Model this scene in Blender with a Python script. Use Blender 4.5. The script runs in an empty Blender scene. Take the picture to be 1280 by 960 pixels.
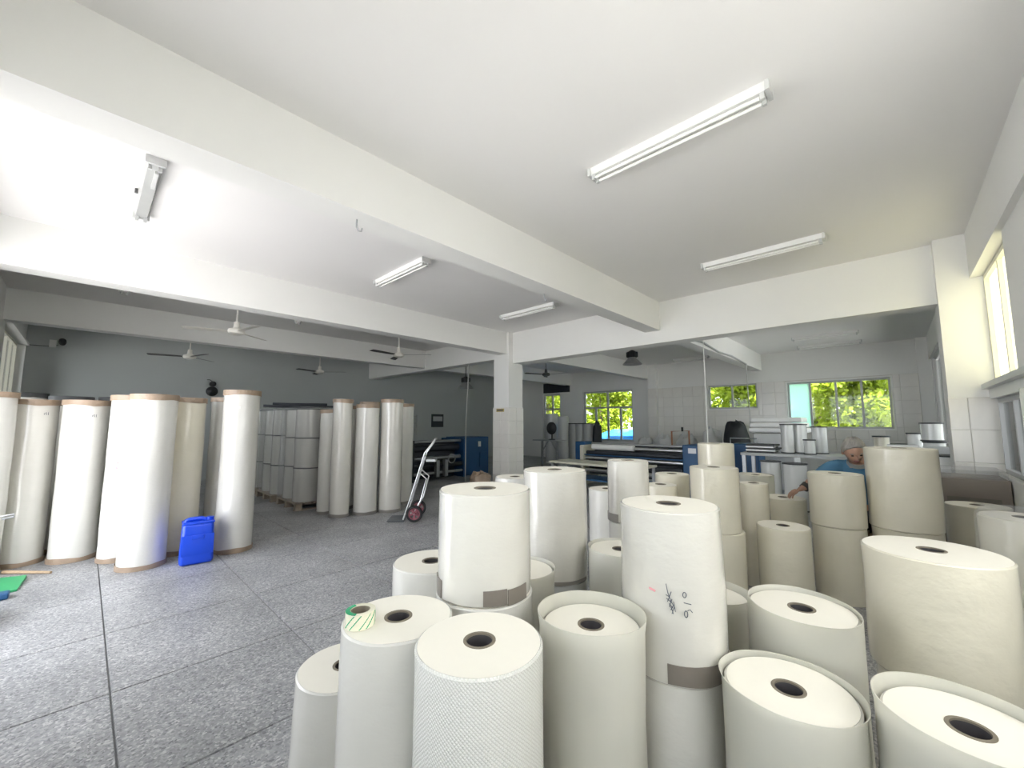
import bpy, math, random
from mathutils import Vector, Matrix
random.seed(7)
SC = bpy.context.scene
COL = SC.collection
R = math.radians
# ------------------------------------------------------------------ camera
cam_d = bpy.data.cameras.new('camera')
cam = bpy.data.objects.new('camera', cam_d); COL.objects.link(cam)
cam_d.sensor_width = 36.0; cam_d.lens = 36.0 * 503.0 / 1280.0
cam_d.clip_start = 0.05; cam_d.clip_end = 300
cam.location = (0, 0, 1.45)
cam.rotation_euler = (R(90 + 5.564), 0, R(43.387 - 90))
SC.camera = cam
# ------------------------------------------------------------------ world, sun, exposure
W = bpy.data.worlds.new('sky'); SC.world = W; W.use_nodes = True
bg = W.node_tree.nodes['Background']
bg.inputs['Color'].default_value = (0.90, 0.94, 1.0, 1); bg.inputs['Strength'].default_value = 1.9
sun_d = bpy.data.lights.new('sun', 'SUN'); sun_d.energy = 8.0; sun_d.angle = R(0.6); sun_d.color = (1.0, 0.96, 0.92)
sun = bpy.data.objects.new('sun', sun_d); COL.objects.link(sun)
sun.rotation_euler = Vector((0.30, 0.24, -1.0)).to_track_quat('-Z', 'Y').to_euler()
SC.view_settings.view_transform = 'Standard'; SC.view_settings.look = 'None'
SC.view_settings.gamma = 1.0; SC.view_settings.use_curve_mapping = False
SC.view_settings.exposure = 1.92
try:
    SC.cycles.max_bounces = 14; SC.cycles.diffuse_bounces = 10; SC.cycles.transparent_max_bounces = 16
    SC.cycles.use_denoising = True; SC.cycles.sample_clamp_indirect = 8.0
    SC.cycles.caustics_reflective = False; SC.cycles.caustics_refractive = False
except Exception:
    pass

def portal(loc, sx, sy, direction):
    d = bpy.data.lights.new('sky_portal', 'AREA'); d.shape = 'RECTANGLE'; d.size = sx; d.size_y = sy
    d.cycles.is_portal = True
    o = bpy.data.objects.new('sky_portal', d); COL.objects.link(o)
    o.location = loc; o.rotation_euler = Vector(direction).to_track_quat('-Z', 'Z').to_euler()

# ------------------------------------------------------------------ materials
MATS = {}
def mat(name, col, rough=0.6, metal=0.0, spec=0.5, nscale=0, namt=0.0, bump=0.0, bscale=None, coat=0.0,
        transl=0.0, transp=0.0, stretch=(1, 1, 1), rnd=0.0):
    m = bpy.data.materials.new(name); m.use_nodes = True; nt = m.node_tree; n = nt.nodes; L = nt.links
    p = n['Principled BSDF']; out = n['Material Output']
    p.inputs['Base Color'].default_value = (*col, 1); p.inputs['Roughness'].default_value = rough
    p.inputs['Metallic'].default_value = metal; p.inputs['Specular IOR Level'].default_value = spec
    p.inputs['Coat Weight'].default_value = coat; p.inputs['Coat Roughness'].default_value = 0.14
    if nscale or bump:
        tc = n.new('ShaderNodeTexCoord'); mp = n.new('ShaderNodeMapping'); mp.inputs['Scale'].default_value = stretch
        L.new(tc.outputs['Object'], mp.inputs['Vector'])
    if nscale:
        nz = n.new('ShaderNodeTexNoise'); nz.inputs['Scale'].default_value = nscale; nz.inputs['Detail'].default_value = 5
        L.new(mp.outputs['Vector'], nz.inputs['Vector'])
        mx = n.new('ShaderNodeMix'); mx.data_type = 'RGBA'
        mx.inputs['A'].default_value = (*[max(0, c * (1 - namt)) for c in col], 1)
        mx.inputs['B'].default_value = (*[min(1, c * (1 + namt)) for c in col], 1)
        L.new(nz.outputs['Fac'], mx.inputs['Factor']); src = mx.outputs['Result']
        if rnd:
            oi = n.new('ShaderNodeObjectInfo'); hv = n.new('ShaderNodeHueSaturation')
            mr = n.new('ShaderNodeMapRange'); mr.inputs['To Min'].default_value = 1 - rnd; mr.inputs['To Max'].default_value = 1 + rnd
            L.new(oi.outputs['Random'], mr.inputs['Value']); L.new(mr.outputs['Result'], hv.inputs['Value'])
            L.new(src, hv.inputs['Color']); src = hv.outputs['Color']
        L.new(src, p.inputs['Base Color'])
    if bump:
        bz = n.new('ShaderNodeTexNoise'); bz.inputs['Scale'].default_value = bscale or nscale; bz.inputs['Detail'].default_value = 4
        L.new(mp.outputs['Vector'], bz.inputs['Vector'])
        bp = n.new('ShaderNodeBump'); bp.inputs['Strength'].default_value = bump; bp.inputs['Distance'].default_value = 0.02
        L.new(bz.outputs['Fac'], bp.inputs['Height']); L.new(bp.outputs['Normal'], p.inputs['Normal'])
    src = p.outputs['BSDF']
    if transl:
        t = n.new('ShaderNodeBsdfTranslucent'); t.inputs['Color'].default_value = (*col, 1)
        a = n.new('ShaderNodeMixShader'); a.inputs['Fac'].default_value = transl
        L.new(src, a.inputs[1]); L.new(t.outputs['BSDF'], a.inputs[2]); src = a.outputs['Shader']
    if transp:
        t = n.new('ShaderNodeBsdfTransparent'); a = n.new('ShaderNodeMixShader'); a.inputs['Fac'].default_value = transp
        L.new(src, a.inputs[1]); L.new(t.outputs['BSDF'], a.inputs[2]); src = a.outputs['Shader']
    L.new(src, out.inputs['Surface'])
    MATS[name] = m
    return m

mat('plaster', (0.82, 0.82, 0.80), 0.85, spec=0.2, nscale=1.2, namt=0.025, bump=0.05, bscale=9)
mat('ceiling_paint', (0.83, 0.82, 0.81), 0.9, spec=0.15, nscale=0.8, namt=0.02, bump=0.04, bscale=3)
mat('shaded_plaster', (0.50, 0.525, 0.525), 0.85, spec=0.2, nscale=1.0, namt=0.04, bump=0.04, bscale=9)  # wall plaster with its shade mixed into an even grey
mat('tile', (0.78, 0.76, 0.72), 0.22, spec=0.5, nscale=3, namt=0.03, rnd=0.025)
mat('grout', (0.62, 0.60, 0.56), 0.9, nscale=20, namt=0.1)
mat('joint', (0.16, 0.165, 0.17), 0.85, nscale=8, namt=0.2)
mat('film', (0.63, 0.62, 0.585), 0.34, spec=0.5, nscale=3, namt=0.05, bump=0.20, bscale=13, stretch=(1, 1, 1.6), coat=0.8, rnd=0.03)
mat('film_gloss', (0.61, 0.595, 0.55), 0.25, spec=0.5, nscale=4, namt=0.06, bump=0.26, bscale=9, stretch=(1, 1, 1.6), coat=1.0, rnd=0.02)
mat('film_cream', (0.68, 0.645, 0.535), 0.34, spec=0.45, nscale=2.5, namt=0.09, bump=0.30, bscale=11, stretch=(1, 1, 1.3), coat=0.8, rnd=0.02)
mat('film_grey', (0.52, 0.53, 0.53), 0.3, spec=0.5, nscale=3, namt=0.06, bump=0.15, bscale=7, coat=0.4, rnd=0.03)
mat('end_paper', (0.80, 0.775, 0.70), 0.65, spec=0.3, nscale=25, namt=0.015)
mat('sleeve', (0.74, 0.73, 0.665), 0.3, nscale=4, namt=0.03, bump=0.12, bscale=10, transl=0.3, transp=0.12)
mat('core_card', (0.19, 0.165, 0.125), 0.8, nscale=30, namt=0.12)
mat('core_shade', (0.05, 0.046, 0.05), 0.8, nscale=30, namt=0.12)
mat('kraft', (0.33, 0.245, 0.175), 0.5, nscale=9, namt=0.35, bump=0.3, bscale=25, coat=0.25)
mat('packing_tape', (0.21, 0.185, 0.16), 0.3, nscale=14, namt=0.15, coat=0.3, transp=0.12)
mat('grey_tape', (0.22, 0.205, 0.19), 0.35, nscale=14, namt=0.1, coat=0.2)
mat('dark_cap', (0.06, 0.062, 0.065), 0.6, nscale=10, namt=0.2)
mat('white_metal', (0.84, 0.84, 0.82), 0.4, nscale=5, namt=0.02)
mat('tube_glass', (0.90, 0.90, 0.88), 0.15, nscale=3, namt=0.01, coat=0.3)
mat('holder', (0.62, 0.63, 0.62), 0.5, nscale=20, namt=0.05)
mat('fan_cream', (0.80, 0.78, 0.72), 0.4, nscale=6, namt=0.03)
mat('fan_dark', (0.10, 0.10, 0.10), 0.5, nscale=6, namt=0.1)
mat('black', (0.015, 0.016, 0.018), 0.5, nscale=10, namt=0.3)
mat('rubber', (0.02, 0.02, 0.022), 0.8, nscale=30, namt=0.2)
mat('chrome', (0.72, 0.73, 0.74), 0.28, metal=1.0, nscale=20, namt=0.06)
mat('dull_steel', (0.42, 0.43, 0.44), 0.45, metal=0.8, nscale=15, namt=0.12)
mat('alu', (0.66, 0.67, 0.67), 0.45, metal=0.3, nscale=10, namt=0.04)
mat('frame_cream', (0.82, 0.80, 0.68), 0.45, nscale=8, namt=0.03)
mat('frame_grey', (0.50, 0.51, 0.51), 0.5, nscale=8, namt=0.04)
mat('red_rim', (0.26, 0.075, 0.10), 0.5, nscale=20, namt=0.15)
mat('can_blue', (0.005, 0.06, 0.62), 0.32, nscale=6, namt=0.06, bump=0.05, bscale=12, coat=0.2)
mat('machine_blue', (0.014, 0.08, 0.20), 0.45, nscale=8, namt=0.08)
mat('machine_dark', (0.028, 0.032, 0.04), 0.45, nscale=8, namt=0.2)
mat('machine_cream', (0.62, 0.60, 0.50), 0.5, nscale=8, namt=0.05)
mat('wood', (0.42, 0.30, 0.19), 0.7, nscale=9, namt=0.25, stretch=(1, 6, 6))
mat('old_wood', (0.30, 0.25, 0.20), 0.8, nscale=9, namt=0.3, stretch=(1, 6, 6))
mat('green_plastic', (0.03, 0.32, 0.12), 0.4, nscale=6, namt=0.1)
mat('tape_green', (0.02, 0.36, 0.16), 0.25, nscale=20, namt=0.1, coat=0.4)
mat('tape_clear', (0.80, 0.78, 0.62), 0.2, nscale=20, namt=0.06, coat=0.5)
mat('blue_tarp', (0.02, 0.22, 0.62), 0.5, nscale=5, namt=0.2, bump=0.4, bscale=4)
mat('sack', (0.70, 0.70, 0.69), 0.75, nscale=6, namt=0.08, bump=0.35, bscale=8)
mat('black_sack', (0.022, 0.024, 0.028), 0.5, nscale=6, namt=0.3, bump=0.4, bscale=9)
mat('carton', (0.25, 0.215, 0.19), 0.75, nscale=4, namt=0.12, bump=0.05, bscale=20)
mat('copper', (0.40, 0.20, 0.12), 0.5, metal=0.5, nscale=12, namt=0.1)
mat('skin', (0.40, 0.235, 0.17), 0.55, nscale=12, namt=0.06)
mat('hair', (0.27, 0.255, 0.235), 0.7, nscale=40, namt=0.3, bump=0.6, bscale=60, stretch=(1, 1, 0.4))
mat('polo', (0.055, 0.155, 0.26), 0.85, nscale=25, namt=0.12, bump=0.25, bscale=14)
mat('trousers', (0.06, 0.065, 0.08), 0.85, nscale=20, namt=0.15)
mat('collar', (0.25, 0.26, 0.25), 0.8, nscale=20, namt=0.08)
mat('gold', (0.42, 0.33, 0.12), 0.4, metal=0.5, nscale=20, namt=0.1)
mat('ink', (0.05, 0.06, 0.09), 0.7, nscale=40, namt=0.2)
mat('ink_pink', (0.80, 0.36, 0.40), 0.7, nscale=40, namt=0.08)
mat('pink_label', (0.55, 0.20, 0.38), 0.6, nscale=20, namt=0.1)
mat('leaf', (0.33, 0.42, 0.035), 0.55, nscale=1.5, namt=0.45, transl=0.35, spec=0.3)
mat('bark', (0.20, 0.15, 0.10), 0.9, nscale=8, namt=0.3)
mat('concrete', (0.48, 0.475, 0.475), 0.9, nscale=2, namt=0.06)
mat('stretch_film', (0.50, 0.52, 0.53), 0.10, nscale=4, namt=0.05, bump=0.5, bscale=9, transp=0.80, coat=0.6)
mat('cyan_film', (0.55, 0.85, 0.82), 0.35, nscale=4, namt=0.04, transl=0.6, transp=0.25)
mat('frosted', (0.80, 0.77, 0.56), 0.4, nscale=3, namt=0.03, transl=0.7, transp=0.22)
mat('film_pallet', (0.50, 0.49, 0.455), 0.16, nscale=3, namt=0.06, bump=0.3, bscale=7, coat=0.6, rnd=0.03)
mat('warm_tint_pane', (0.80, 0.79, 0.74), 0.4, nscale=3, namt=0.03, transl=0.7, transp=0.40)  # pane tint added to yellow the light from an unseen window
mat('dull_batten', (0.46, 0.47, 0.46), 0.5, nscale=8, namt=0.06)
mat('toe_steel', (0.10, 0.11, 0.125), 0.5, nscale=20, namt=0.2)
mat('wire', (0.55, 0.55, 0.53), 0.6, nscale=20, namt=0.05)

def special_mats():
    # terrazzo
    m = bpy.data.materials.new('terrazzo'); m.use_nodes = True; nt = m.node_tree; n = nt.nodes; L = nt.links
    p = n['Principled BSDF']; p.inputs['Roughness'].default_value = 0.42; p.inputs['Specular IOR Level'].default_value = 0.4
    g = n.new('ShaderNodeNewGeometry')
    v = n.new('ShaderNodeTexVoronoi'); v.inputs['Scale'].default_value = 95
    L.new(g.outputs['Position'], v.inputs['Vector'])
    cr = n.new('ShaderNodeValToRGB'); e = cr.color_ramp.elements
    e[0].position = 0.0; e[0].color = (0.19, 0.195, 0.21, 1); e[1].position = 1.0; e[1].color = (0.60, 0.60, 0.61, 1)
    a = e.new(0.22); a.color = (0.31, 0.315, 0.33, 1); a = e.new(0.6); a.color = (0.37, 0.375, 0.39, 1); a = e.new(0.82); a.color = (0.43, 0.435, 0.445, 1)
    sp = n.new('ShaderNodeSeparateColor'); L.new(v.outputs['Color'], sp.inputs['Color']); L.new(sp.outputs['Red'], cr.inputs['Fac'])
    nz = n.new('ShaderNodeTexNoise'); nz.inputs['Scale'].default_value = 1.6; nz.inputs['Detail'].default_value = 6
    L.new(g.outputs['Position'], nz.inputs['Vector'])
    mr = n.new('ShaderNodeMapRange'); mr.inputs['From Min'].default_value = 0.3; mr.inputs['From Max'].default_value = 0.7
    mr.inputs['To Min'].default_value = 0.66; mr.inputs['To Max'].default_value = 0.98; L.new(nz.outputs['Fac'], mr.inputs['Value'])
    hv = n.new('ShaderNodeHueSaturation'); L.new(cr.outputs['Color'], hv.inputs['Color']); L.new(mr.outputs['Result'], hv.inputs['Value'])
    L.new(hv.outputs['Color'], p.inputs['Base Color'])
    MATS['terrazzo'] = m
    # bubble wrap: hexagonal bubbles in roll-surface coordinates (metres)
    m = bpy.data.materials.new('bubble_wrap'); m.use_nodes = True; nt = m.node_tree; n = nt.nodes; L = nt.links
    p = n['Principled BSDF']; p.inputs['Roughness'].default_value = 0.22; p.inputs['Coat Weight'].default_value = 0.35
    tc = n.new('ShaderNodeTexCoord'); mp = n.new('ShaderNodeMapping')
    mp.inputs['Rotation'].default_value = (0, 0, R(45)); mp.inputs['Scale'].default_value = (140, 140, 1)
    L.new(tc.outputs['UV'], mp.inputs['Vector'])
    v = n.new('ShaderNodeTexVoronoi'); v.voronoi_dimensions = '2D'; v.inputs['Scale'].default_value = 1; v.inputs['Randomness'].default_value = 0.12
    L.new(mp.outputs['Vector'], v.inputs['Vector'])
    cr = n.new('ShaderNodeValToRGB'); e = cr.color_ramp.elements
    e[0].position = 0.25; e[0].color = (1, 1, 1, 1); e[1].position = 0.5; e[1].color = (0, 0, 0, 1)
    L.new(v.outputs['Distance'], cr.inputs['Fac'])
    mx = n.new('ShaderNodeMix'); mx.data_type = 'RGBA'
    mx.inputs['A'].default_value = (0.645, 0.645, 0.61, 1); mx.inputs['B'].default_value = (0.71, 0.71, 0.68, 1)
    L.new(cr.outputs['Color'], mx.inputs['Factor']); L.new(mx.outputs['Result'], p.inputs['Base Color'])
    b = n.new('ShaderNodeBump'); b.inputs['Strength'].default_value = 0.45; b.inputs['Distance'].default_value = 0.004
    L.new(cr.outputs['Color'], b.inputs['Height']); L.new(b.outputs['Normal'], p.inputs['Normal'])
    MATS['bubble_wrap'] = m
    # window glass: clear pane with a weak mirror
    m = bpy.data.materials.new('pane_glass'); m.use_nodes = True; nt = m.node_tree; n = nt.nodes; L = nt.links
    n.remove(n['Principled BSDF']); out = n['Material Output']
    t = n.new('ShaderNodeBsdfTransparent'); t.inputs['Color'].default_value = (0.80, 0.81, 0.80, 1)
    g = n.new('ShaderNodeBsdfGlossy'); g.inputs['Roughness'].default_value = 0.03
    f = n.new('ShaderNodeFresnel'); f.inputs['IOR'].default_value = 1.45
    s = n.new('ShaderNodeMixShader'); L.new(f.outputs['Fac'], s.inputs['Fac']); L.new(t.outputs['BSDF'], s.inputs[1]); L.new(g.outputs['BSDF'], s.inputs[2])
    L.new(s.outputs['Shader'], out.inputs['Surface'])
    MATS['pane_glass'] = m
special_mats()

# ------------------------------------------------------------------ mesh helpers
class MB:
    def __init__(s): s.v = []; s.f = []; s.uv = {}
    def add(s, verts, faces):
        o = len(s.v); s.v += [tuple(v) for v in verts]; s.f += [tuple(i + o for i in f) for f in faces]; return s
    def box(s, x0, x1, y0, y1, z0, z1, M=None, bev=0.0):
        if bev:
            return s.bbox(x0, x1, y0, y1, z0, z1, bev, M)
        v = [Vector(p) for p in ((x0, y0, z0), (x1, y0, z0), (x1, y1, z0), (x0, y1, z0), (x0, y0, z1), (x1, y0, z1), (x1, y1, z1), (x0, y1, z1))]
        if M: v = [M @ p for p in v]
        return s.add(v, [(0, 3, 2, 1), (4, 5, 6, 7), (0, 1, 5, 4), (1, 2, 6, 5), (2, 3, 7, 6), (3, 0, 4, 7)])
    def bbox(s, x0, x1, y0, y1, z0, z1, b, M=None):
        import bmesh
        bm = bmesh.new(); bmesh.ops.create_cube(bm, size=1)
        for v in bm.verts: v.co = Vector(((x0 + x1) / 2 + v.co.x * (x1 - x0), (y0 + y1) / 2 + v.co.y * (y1 - y0), (z0 + z1) / 2 + v.co.z * (z1 - z0)))
        bmesh.ops.bevel(bm, geom=list(bm.edges), offset=b, segments=3, affect='EDGES', profile=0.5)
        bm.verts.index_update()
        v = [M @ p.co if M else p.co.copy() for p in bm.verts]; f = [[q.index for q in p.verts] for p in bm.faces]
        bm.free(); return s.add(v, f)
    def lathe(s, prof, n=32, c=(0, 0, 0), M=None, closed=False, wob=None):
        k = len(prof); vs = []
        for j, (r, z) in enumerate(prof):
            for i in range(n):
                a = 2 * math.pi * i / n; q = r + (wob(a, z, r) if wob else 0)
                p = Vector((c[0] + q * math.cos(a), c[1] + q * math.sin(a), c[2] + z)); vs.append(M @ p if M else p)
        fs = []
        for j in range(k if closed else k - 1):
            j2 = (j + 1) % k
            for i in range(n):
                i2 = (i + 1) % n; fs.append((j * n + i, j * n + i2, j2 * n + i2, j2 * n + i))
        return s.add(vs, fs)
    def tube(s, path, r, n=8, cap=True):
        P = [Vector(p) for p in path]; vs = []; fs = []
        up = Vector((0, 0, 1)); prev = None
        for i, p in enumerate(P):
            d = (P[min(i + 1, len(P) - 1)] - P[max(i - 1, 0)]).normalized()
            if prev is None:
                a = d.cross(up) if abs(d.z) < 0.95 else d.cross(Vector((1, 0, 0)))
            else:
                a = prev - d * prev.dot(d)
            a.normalize(); prev = a; b = d.cross(a)
            rr = r[i] if isinstance(r, (list, tuple)) else r
            for k in range(n):
                t = 2 * math.pi * k / n; vs.append(p + a * rr * math.cos(t) + b * rr * math.sin(t))
        for i in range(len(P) - 1):
            for k in range(n):
                k2 = (k + 1) % n; fs.append((i * n + k, i * n + k2, (i + 1) * n + k2, (i + 1) * n + k))
        if cap: fs.append(tuple(range(n))[::-1]); fs.append(tuple((len(P) - 1) * n + k for k in range(n)))
        return s.add(vs, fs)
    def build(s, name, m, parent=None, smooth=False, loc=None):
        me = bpy.data.meshes.new(name); me.from_pydata(s.v, [], s.f); me.validate(); me.update()
        import bmesh
        bm = bmesh.new(); bm.from_mesh(me); bmesh.ops.recalc_face_normals(bm, faces=bm.faces); bm.to_mesh(me); bm.free()
        me.materials.append(MATS[m])
        if smooth:
            for p in me.polygons: p.use_smooth = True
            try: me.set_sharp_from_angle(angle=R(40))
            except Exception: pass
        o = bpy.data.objects.new(name, me); COL.objects.link(o)
        if parent: o.parent = parent
        if loc: o.location = loc
        return o

def tag(o, label=None, cat=None, group=None, kind=None):
    if label: o['label'] = label
    if cat: o['category'] = cat
    if group: o['group'] = group
    if kind: o['kind'] = kind
    return o
def thing(name, label, cat, loc=(0, 0, 0), rz=0.0, group=None):
    o = bpy.data.objects.new(name, None); COL.objects.link(o); o.empty_display_size = 0.1
    o.location = loc; o.rotation_euler = (0, 0, rz)
    return tag(o, label, cat, group)
def struct(mb, name, m, label, parent=None, cat=None):
    o = mb.build(name, m, parent)
    if parent is None: tag(o, label, cat, kind='structure')
    return o
def copy_part(src, parent, loc=None, scale=None, rot=None):
    c = src.copy(); COL.objects.link(c); c.parent = parent
    if loc is not None: c.location = loc
    if scale is not None: c.scale = scale
    if rot is not None: c.rotation_euler = rot
    return c

# ------------------------------------------------------------------ room shell
XL, XF, YR, YW, HC = -0.95, 13.77, -0.735, 12.95, 3.5
T = 0.24
fl = MB().box(XL - T, XF + T, YR - T, YW + T, -0.20, -0.008)
floor = struct(fl, 'floor', 'joint', 'grey speckled terrazzo floor divided into square slabs', cat='floor')
slab0 = None
gx0, gy0, px, py = 0.20 - 2 * 0.91, 3.17 - 5 * 0.89, 0.91, 0.89
for i in range(18):
    for j in range(18):
        x0, x1 = max(XL, gx0 + i * px), min(XF, gx0 + (i + 1) * px)
        y0, y1 = max(YR, gy0 + j * py), min(YW, gy0 + (j + 1) * py)
        if x1 - x0 < 0.05 or y1 - y0 < 0.05: continue
        sx, sy = x1 - x0 - 0.006, y1 - y0 - 0.006
        loc = ((x0 + x1) / 2, (y0 + y1) / 2, 0)
        if slab0 is None:
            b = 0.004
            slab0 = MB().add([(-.5, -.5, -.008), (.5, -.5, -.008), (.5, .5, -.008), (-.5, .5, -.008),
                              (-.5 + b, -.5 + b, 0), (.5 - b, -.5 + b, 0), (.5 - b, .5 - b, 0), (-.5 + b, .5 - b, 0)],
                             [(4, 5, 6, 7), (0, 1, 5, 4), (1, 2, 6, 5), (2, 3, 7, 6), (3, 0, 4, 7)]).build('floor_slab', 'terrazzo', floor)
            slab0.location = loc; slab0.scale = (sx, sy, 1)
        else:
            copy_part(slab0, floor, loc, (sx, sy, 1))
struct(MB().box(XL - 1.1, XF + 0.5, YR - 1.1, YW + 0.5, HC, HC + 0.2), 'ceiling', 'ceiling_paint', 'white painted concrete ceiling slab', cat='ceiling')  # edges run out as an unseen eave, added to block direct sun

def wall(name, axis, p0, p1, a0, a1, holes, m, label, z0=-0.2, z1=HC):
    """wall slab between p0 and p1 along its normal axis, from a0 to a1, with (b0,b1,c0,c1) openings"""
    mb = MB(); xs = sorted({a0, a1, *[h[0] for h in holes], *[h[1] for h in holes]})
    for i in range(len(xs) - 1):
        u0, u1 = xs[i], xs[i + 1]; mid = (u0 + u1) / 2
        hs = sorted([(h[2], h[3]) for h in holes if h[0] < mid < h[1]])
        z = z0; segs = []
        for c0, c1 in hs:
            if c0 > z: segs.append((z, c0))
            z = max(z, c1)
        if z < z1: segs.append((z, z1))
        for s0, s1 in segs:
            if axis == 'X': mb.box(p0, p1, u0, u1, s0, s1)
            else: mb.box(u0, u1, p0, p1, s0, s1)
    return struct(mb, name, m, label, cat='wall')

left_holes = [(-0.35, 2.6, 0.95, 3.0), (3.2, 6.15, -0.2, 3.0), (6.6, 7.75, 1.0, 3.0), (9.95, 12.62, 1.5, 3.02)]
wall_left = wall('wall_left', 'X', XL - T, XL, YR - T, YW + T, left_holes, 'plaster', 'white side wall with tall windows and an open doorway')
right_holes = [(-0.5, 2.6, 1.0, 3.0), (5.0, 6.42, 0.95, 3.0), (7.1, 9.9, 1.0, 2.93), (10.2, 13.3, 1.0, 2.93)]
wall_right = wall('wall_right', 'Y', YR - T, YR, XL, XF, right_holes, 'plaster', 'white side wall with tall windows and tiled lower part')
far_holes = [(0.0, 2.17, 1.31, 2.6), (2.93, 4.31, 1.90, 2.65), (6.93, 9.08, 0.78, 2.70), (10.22, 11.15, 0.78, 2.70)]
wall_far = wall('wall_far', 'X', XF, XF + T, YR - T, YW + T, far_holes, 'plaster', 'end wall with four windows onto green trees')
wall_back = wall('wall_back', 'Y', YW, YW + T, XL, XF, [], 'shaded_plaster', 'long shaded grey wall behind the pallets')
for (a0, a1, c0, c1) in left_holes: portal((XL - T - 0.02, (a0 + a1) / 2, (c0 + c1) / 2), a1 - a0, c1 - c0, (1, 0, 0))
for (a0, a1, c0, c1) in right_holes: portal(((a0 + a1) / 2, YR - T - 0.02, (c0 + c1) / 2), a1 - a0, c1 - c0, (0, 1, 0))
for (a0, a1, c0, c1) in far_holes: portal((XF + T + 0.02, (a0 + a1) / 2, (c0 + c1) / 2), a1 - a0, c1 - c0, (-1, 0, 0))

# beams along the room and across it
def beam(name, x0, x1, y0, y1, z0, label, m='plaster'):
    return struct(MB().box(x0, x1, y0, y1, z0, HC), name, m, label, cat='beam')
BX0, BX1 = 6.57, 6.87
beam('beam_lengthwise', XL, BX0, 2.77, 3.03, 3.01, 'white ceiling beam running over the film rolls to the cross beam')
beam('beam_lengthwise.001', XL, BX0, 6.25, 6.51, 3.01, 'white ceiling beam ending at the middle column')
beam('beam_lengthwise.002', XL, BX0, 9.62, 9.88, 3.01, 'white ceiling beam between the two rows of ceiling fans')
beam('beam_lengthwise.003', BX1, XF, 2.77, 3.03, 3.01, 'white ceiling beam reaching the end wall beside the small window')
beam('beam_lengthwise.004', BX1, XF, 6.25, 6.51, 3.01, 'white ceiling beam behind the blue roller machine')
beam('beam_lengthwise.005', BX1, XF, 9.62, 9.88, 3.01, 'shaded ceiling beam behind the middle column')
beam('beam_cross', BX0, BX1, YR, 6.20, 2.80, 'deep white cross beam from the middle column to the side wall')
beam('beam_cross.001', BX0, BX1, 6.66, YW, 2.95, 'shaded cross beam continuing past the middle column to the grey wall')
beam('beam_edge', XL, 6.42, YR, -0.69, 3.0, 'white edge beam above the side window')
beam('beam_edge.001', BX1, XF, YR, -0.69, 2.95, 'white edge beam above the windows past the cross beam')

# columns with tiles
tile0 = [None]
def tile_at(parent, loc, sx, sz, normal):
    """one glazed tile, 8 mm proud; normal is one of -X / -Y"""
    if tile0[0] is None:
        b = 0.012
        t = MB().add([(0, -.5, -.5), (0, .5, -.5), (0, .5, .5), (0, -.5, .5), (-.007, -.5 + b, -.5 + b), (-.007, .5 - b, -.5 + b), (-.007, .5 - b, .5 - b), (-.007, -.5 + b, .5 - b)],
                     [(4, 7, 6, 5), (0, 4, 5, 1), (1, 5, 6, 2), (2, 6, 7, 3), (3, 7, 4, 0)]).build('tile', 'tile', parent)
        tile0[0] = t; o = t
    else:
        o = copy_part(tile0[0], parent)
    o.location = loc; o.scale = (1, sx - 0.004, sz - 0.004)
    o.rotation_euler = (0, 0, 0 if normal == '-X' else R(90))
    return o
def tile_strip(parent, normal, plane, a0, a1, z0, z1, w=0.25, h=0.335, holes=(), flip=False):
    n = 0; z = z1
    while z > z0 + 0.03:
        zl = max(z0, z - h); a = a0
        while a < a1 - 0.02:
            b = min(a1, a + w)
            rects = [(a, b, zl, z)]
            for (h0, h1, c0, c1) in holes:
                nr = []
                for (q0, q1, s0, s1) in rects:
                    if h0 >= q1 or h1 <= q0 or c0 >= s1 or c1 <= s0: nr.append((q0, q1, s0, s1)); continue
                    if q0 < h0: nr.append((q0, h0, s0, s1))
                    if q1 > h1: nr.append((h1, q1, s0, s1))
                    m0, m1 = max(q0, h0), min(q1, h1)
                    if s0 < c0: nr.append((m0, m1, s0, c0))
                    if s1 > c1: nr.append((m0, m1, c1, s1))
                rects = nr
            for (q0, q1, s0, s1) in rects:
                if q1 - q0 < 0.03 or s1 - s0 < 0.03: continue
                c, d = (q0 + q1) / 2, (s0 + s1) / 2
                tile_at(parent, (plane, c, d) if normal == '-X' else (c, plane, d), q1 - q0, s1 - s0, normal); n += 1
            a = b
        z = zl
    return n
CX0, CX1, CY0, CY1 = 6.44, 6.90, 6.19, 6.66
mid_col = struct(MB().box(CX0, CX1, CY0, CY1, 0, HC), 'column_middle', 'plaster', 'white column with a tiled foot in the middle of the hall', cat='column')
struct(MB().box(CX0 - .012, CX1 + .012, CY0 - .012, CY1 + .012, 0, 1.80), 'grout_bed', 'grout', None, mid_col)
tile_strip(mid_col, '-X', CX0 - .012, CY0 - .012, CY1 + .012, 0.0, 1.80, w=0.2475, h=0.30)
tile_strip(mid_col, '-Y', CY0 - .012, CX0 - .012, CX1 + .012, 0.0, 1.80, w=0.2425, h=0.30)
side_col = struct(MB().box(6.42, 6.90, YR, -0.445, 0, HC), 'column_side', 'plaster', 'white column with large wall tiles beside the side window', cat='column')
struct(MB().box(6.405, 6.43, YR - .11, -0.438, 0, 1.72), 'grout_bed', 'grout', None, side_col)
tile_strip(side_col, '-X', 6.405, -0.80, -0.438, 0.3, 1.72, w=0.22, h=0.34)
far_col = struct(MB().box(XF - 0.16, XF, 5.95, 6.25, 0, HC), 'column_far', 'plaster', 'wall pier on the end wall under the ceiling beam', cat='column')
far_col2 = struct(MB().box(XF - 0.16, XF, YR, -0.50, 0, HC), 'column_corner', 'plaster', 'wall pier in the corner beside the wide window', cat='column')
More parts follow.
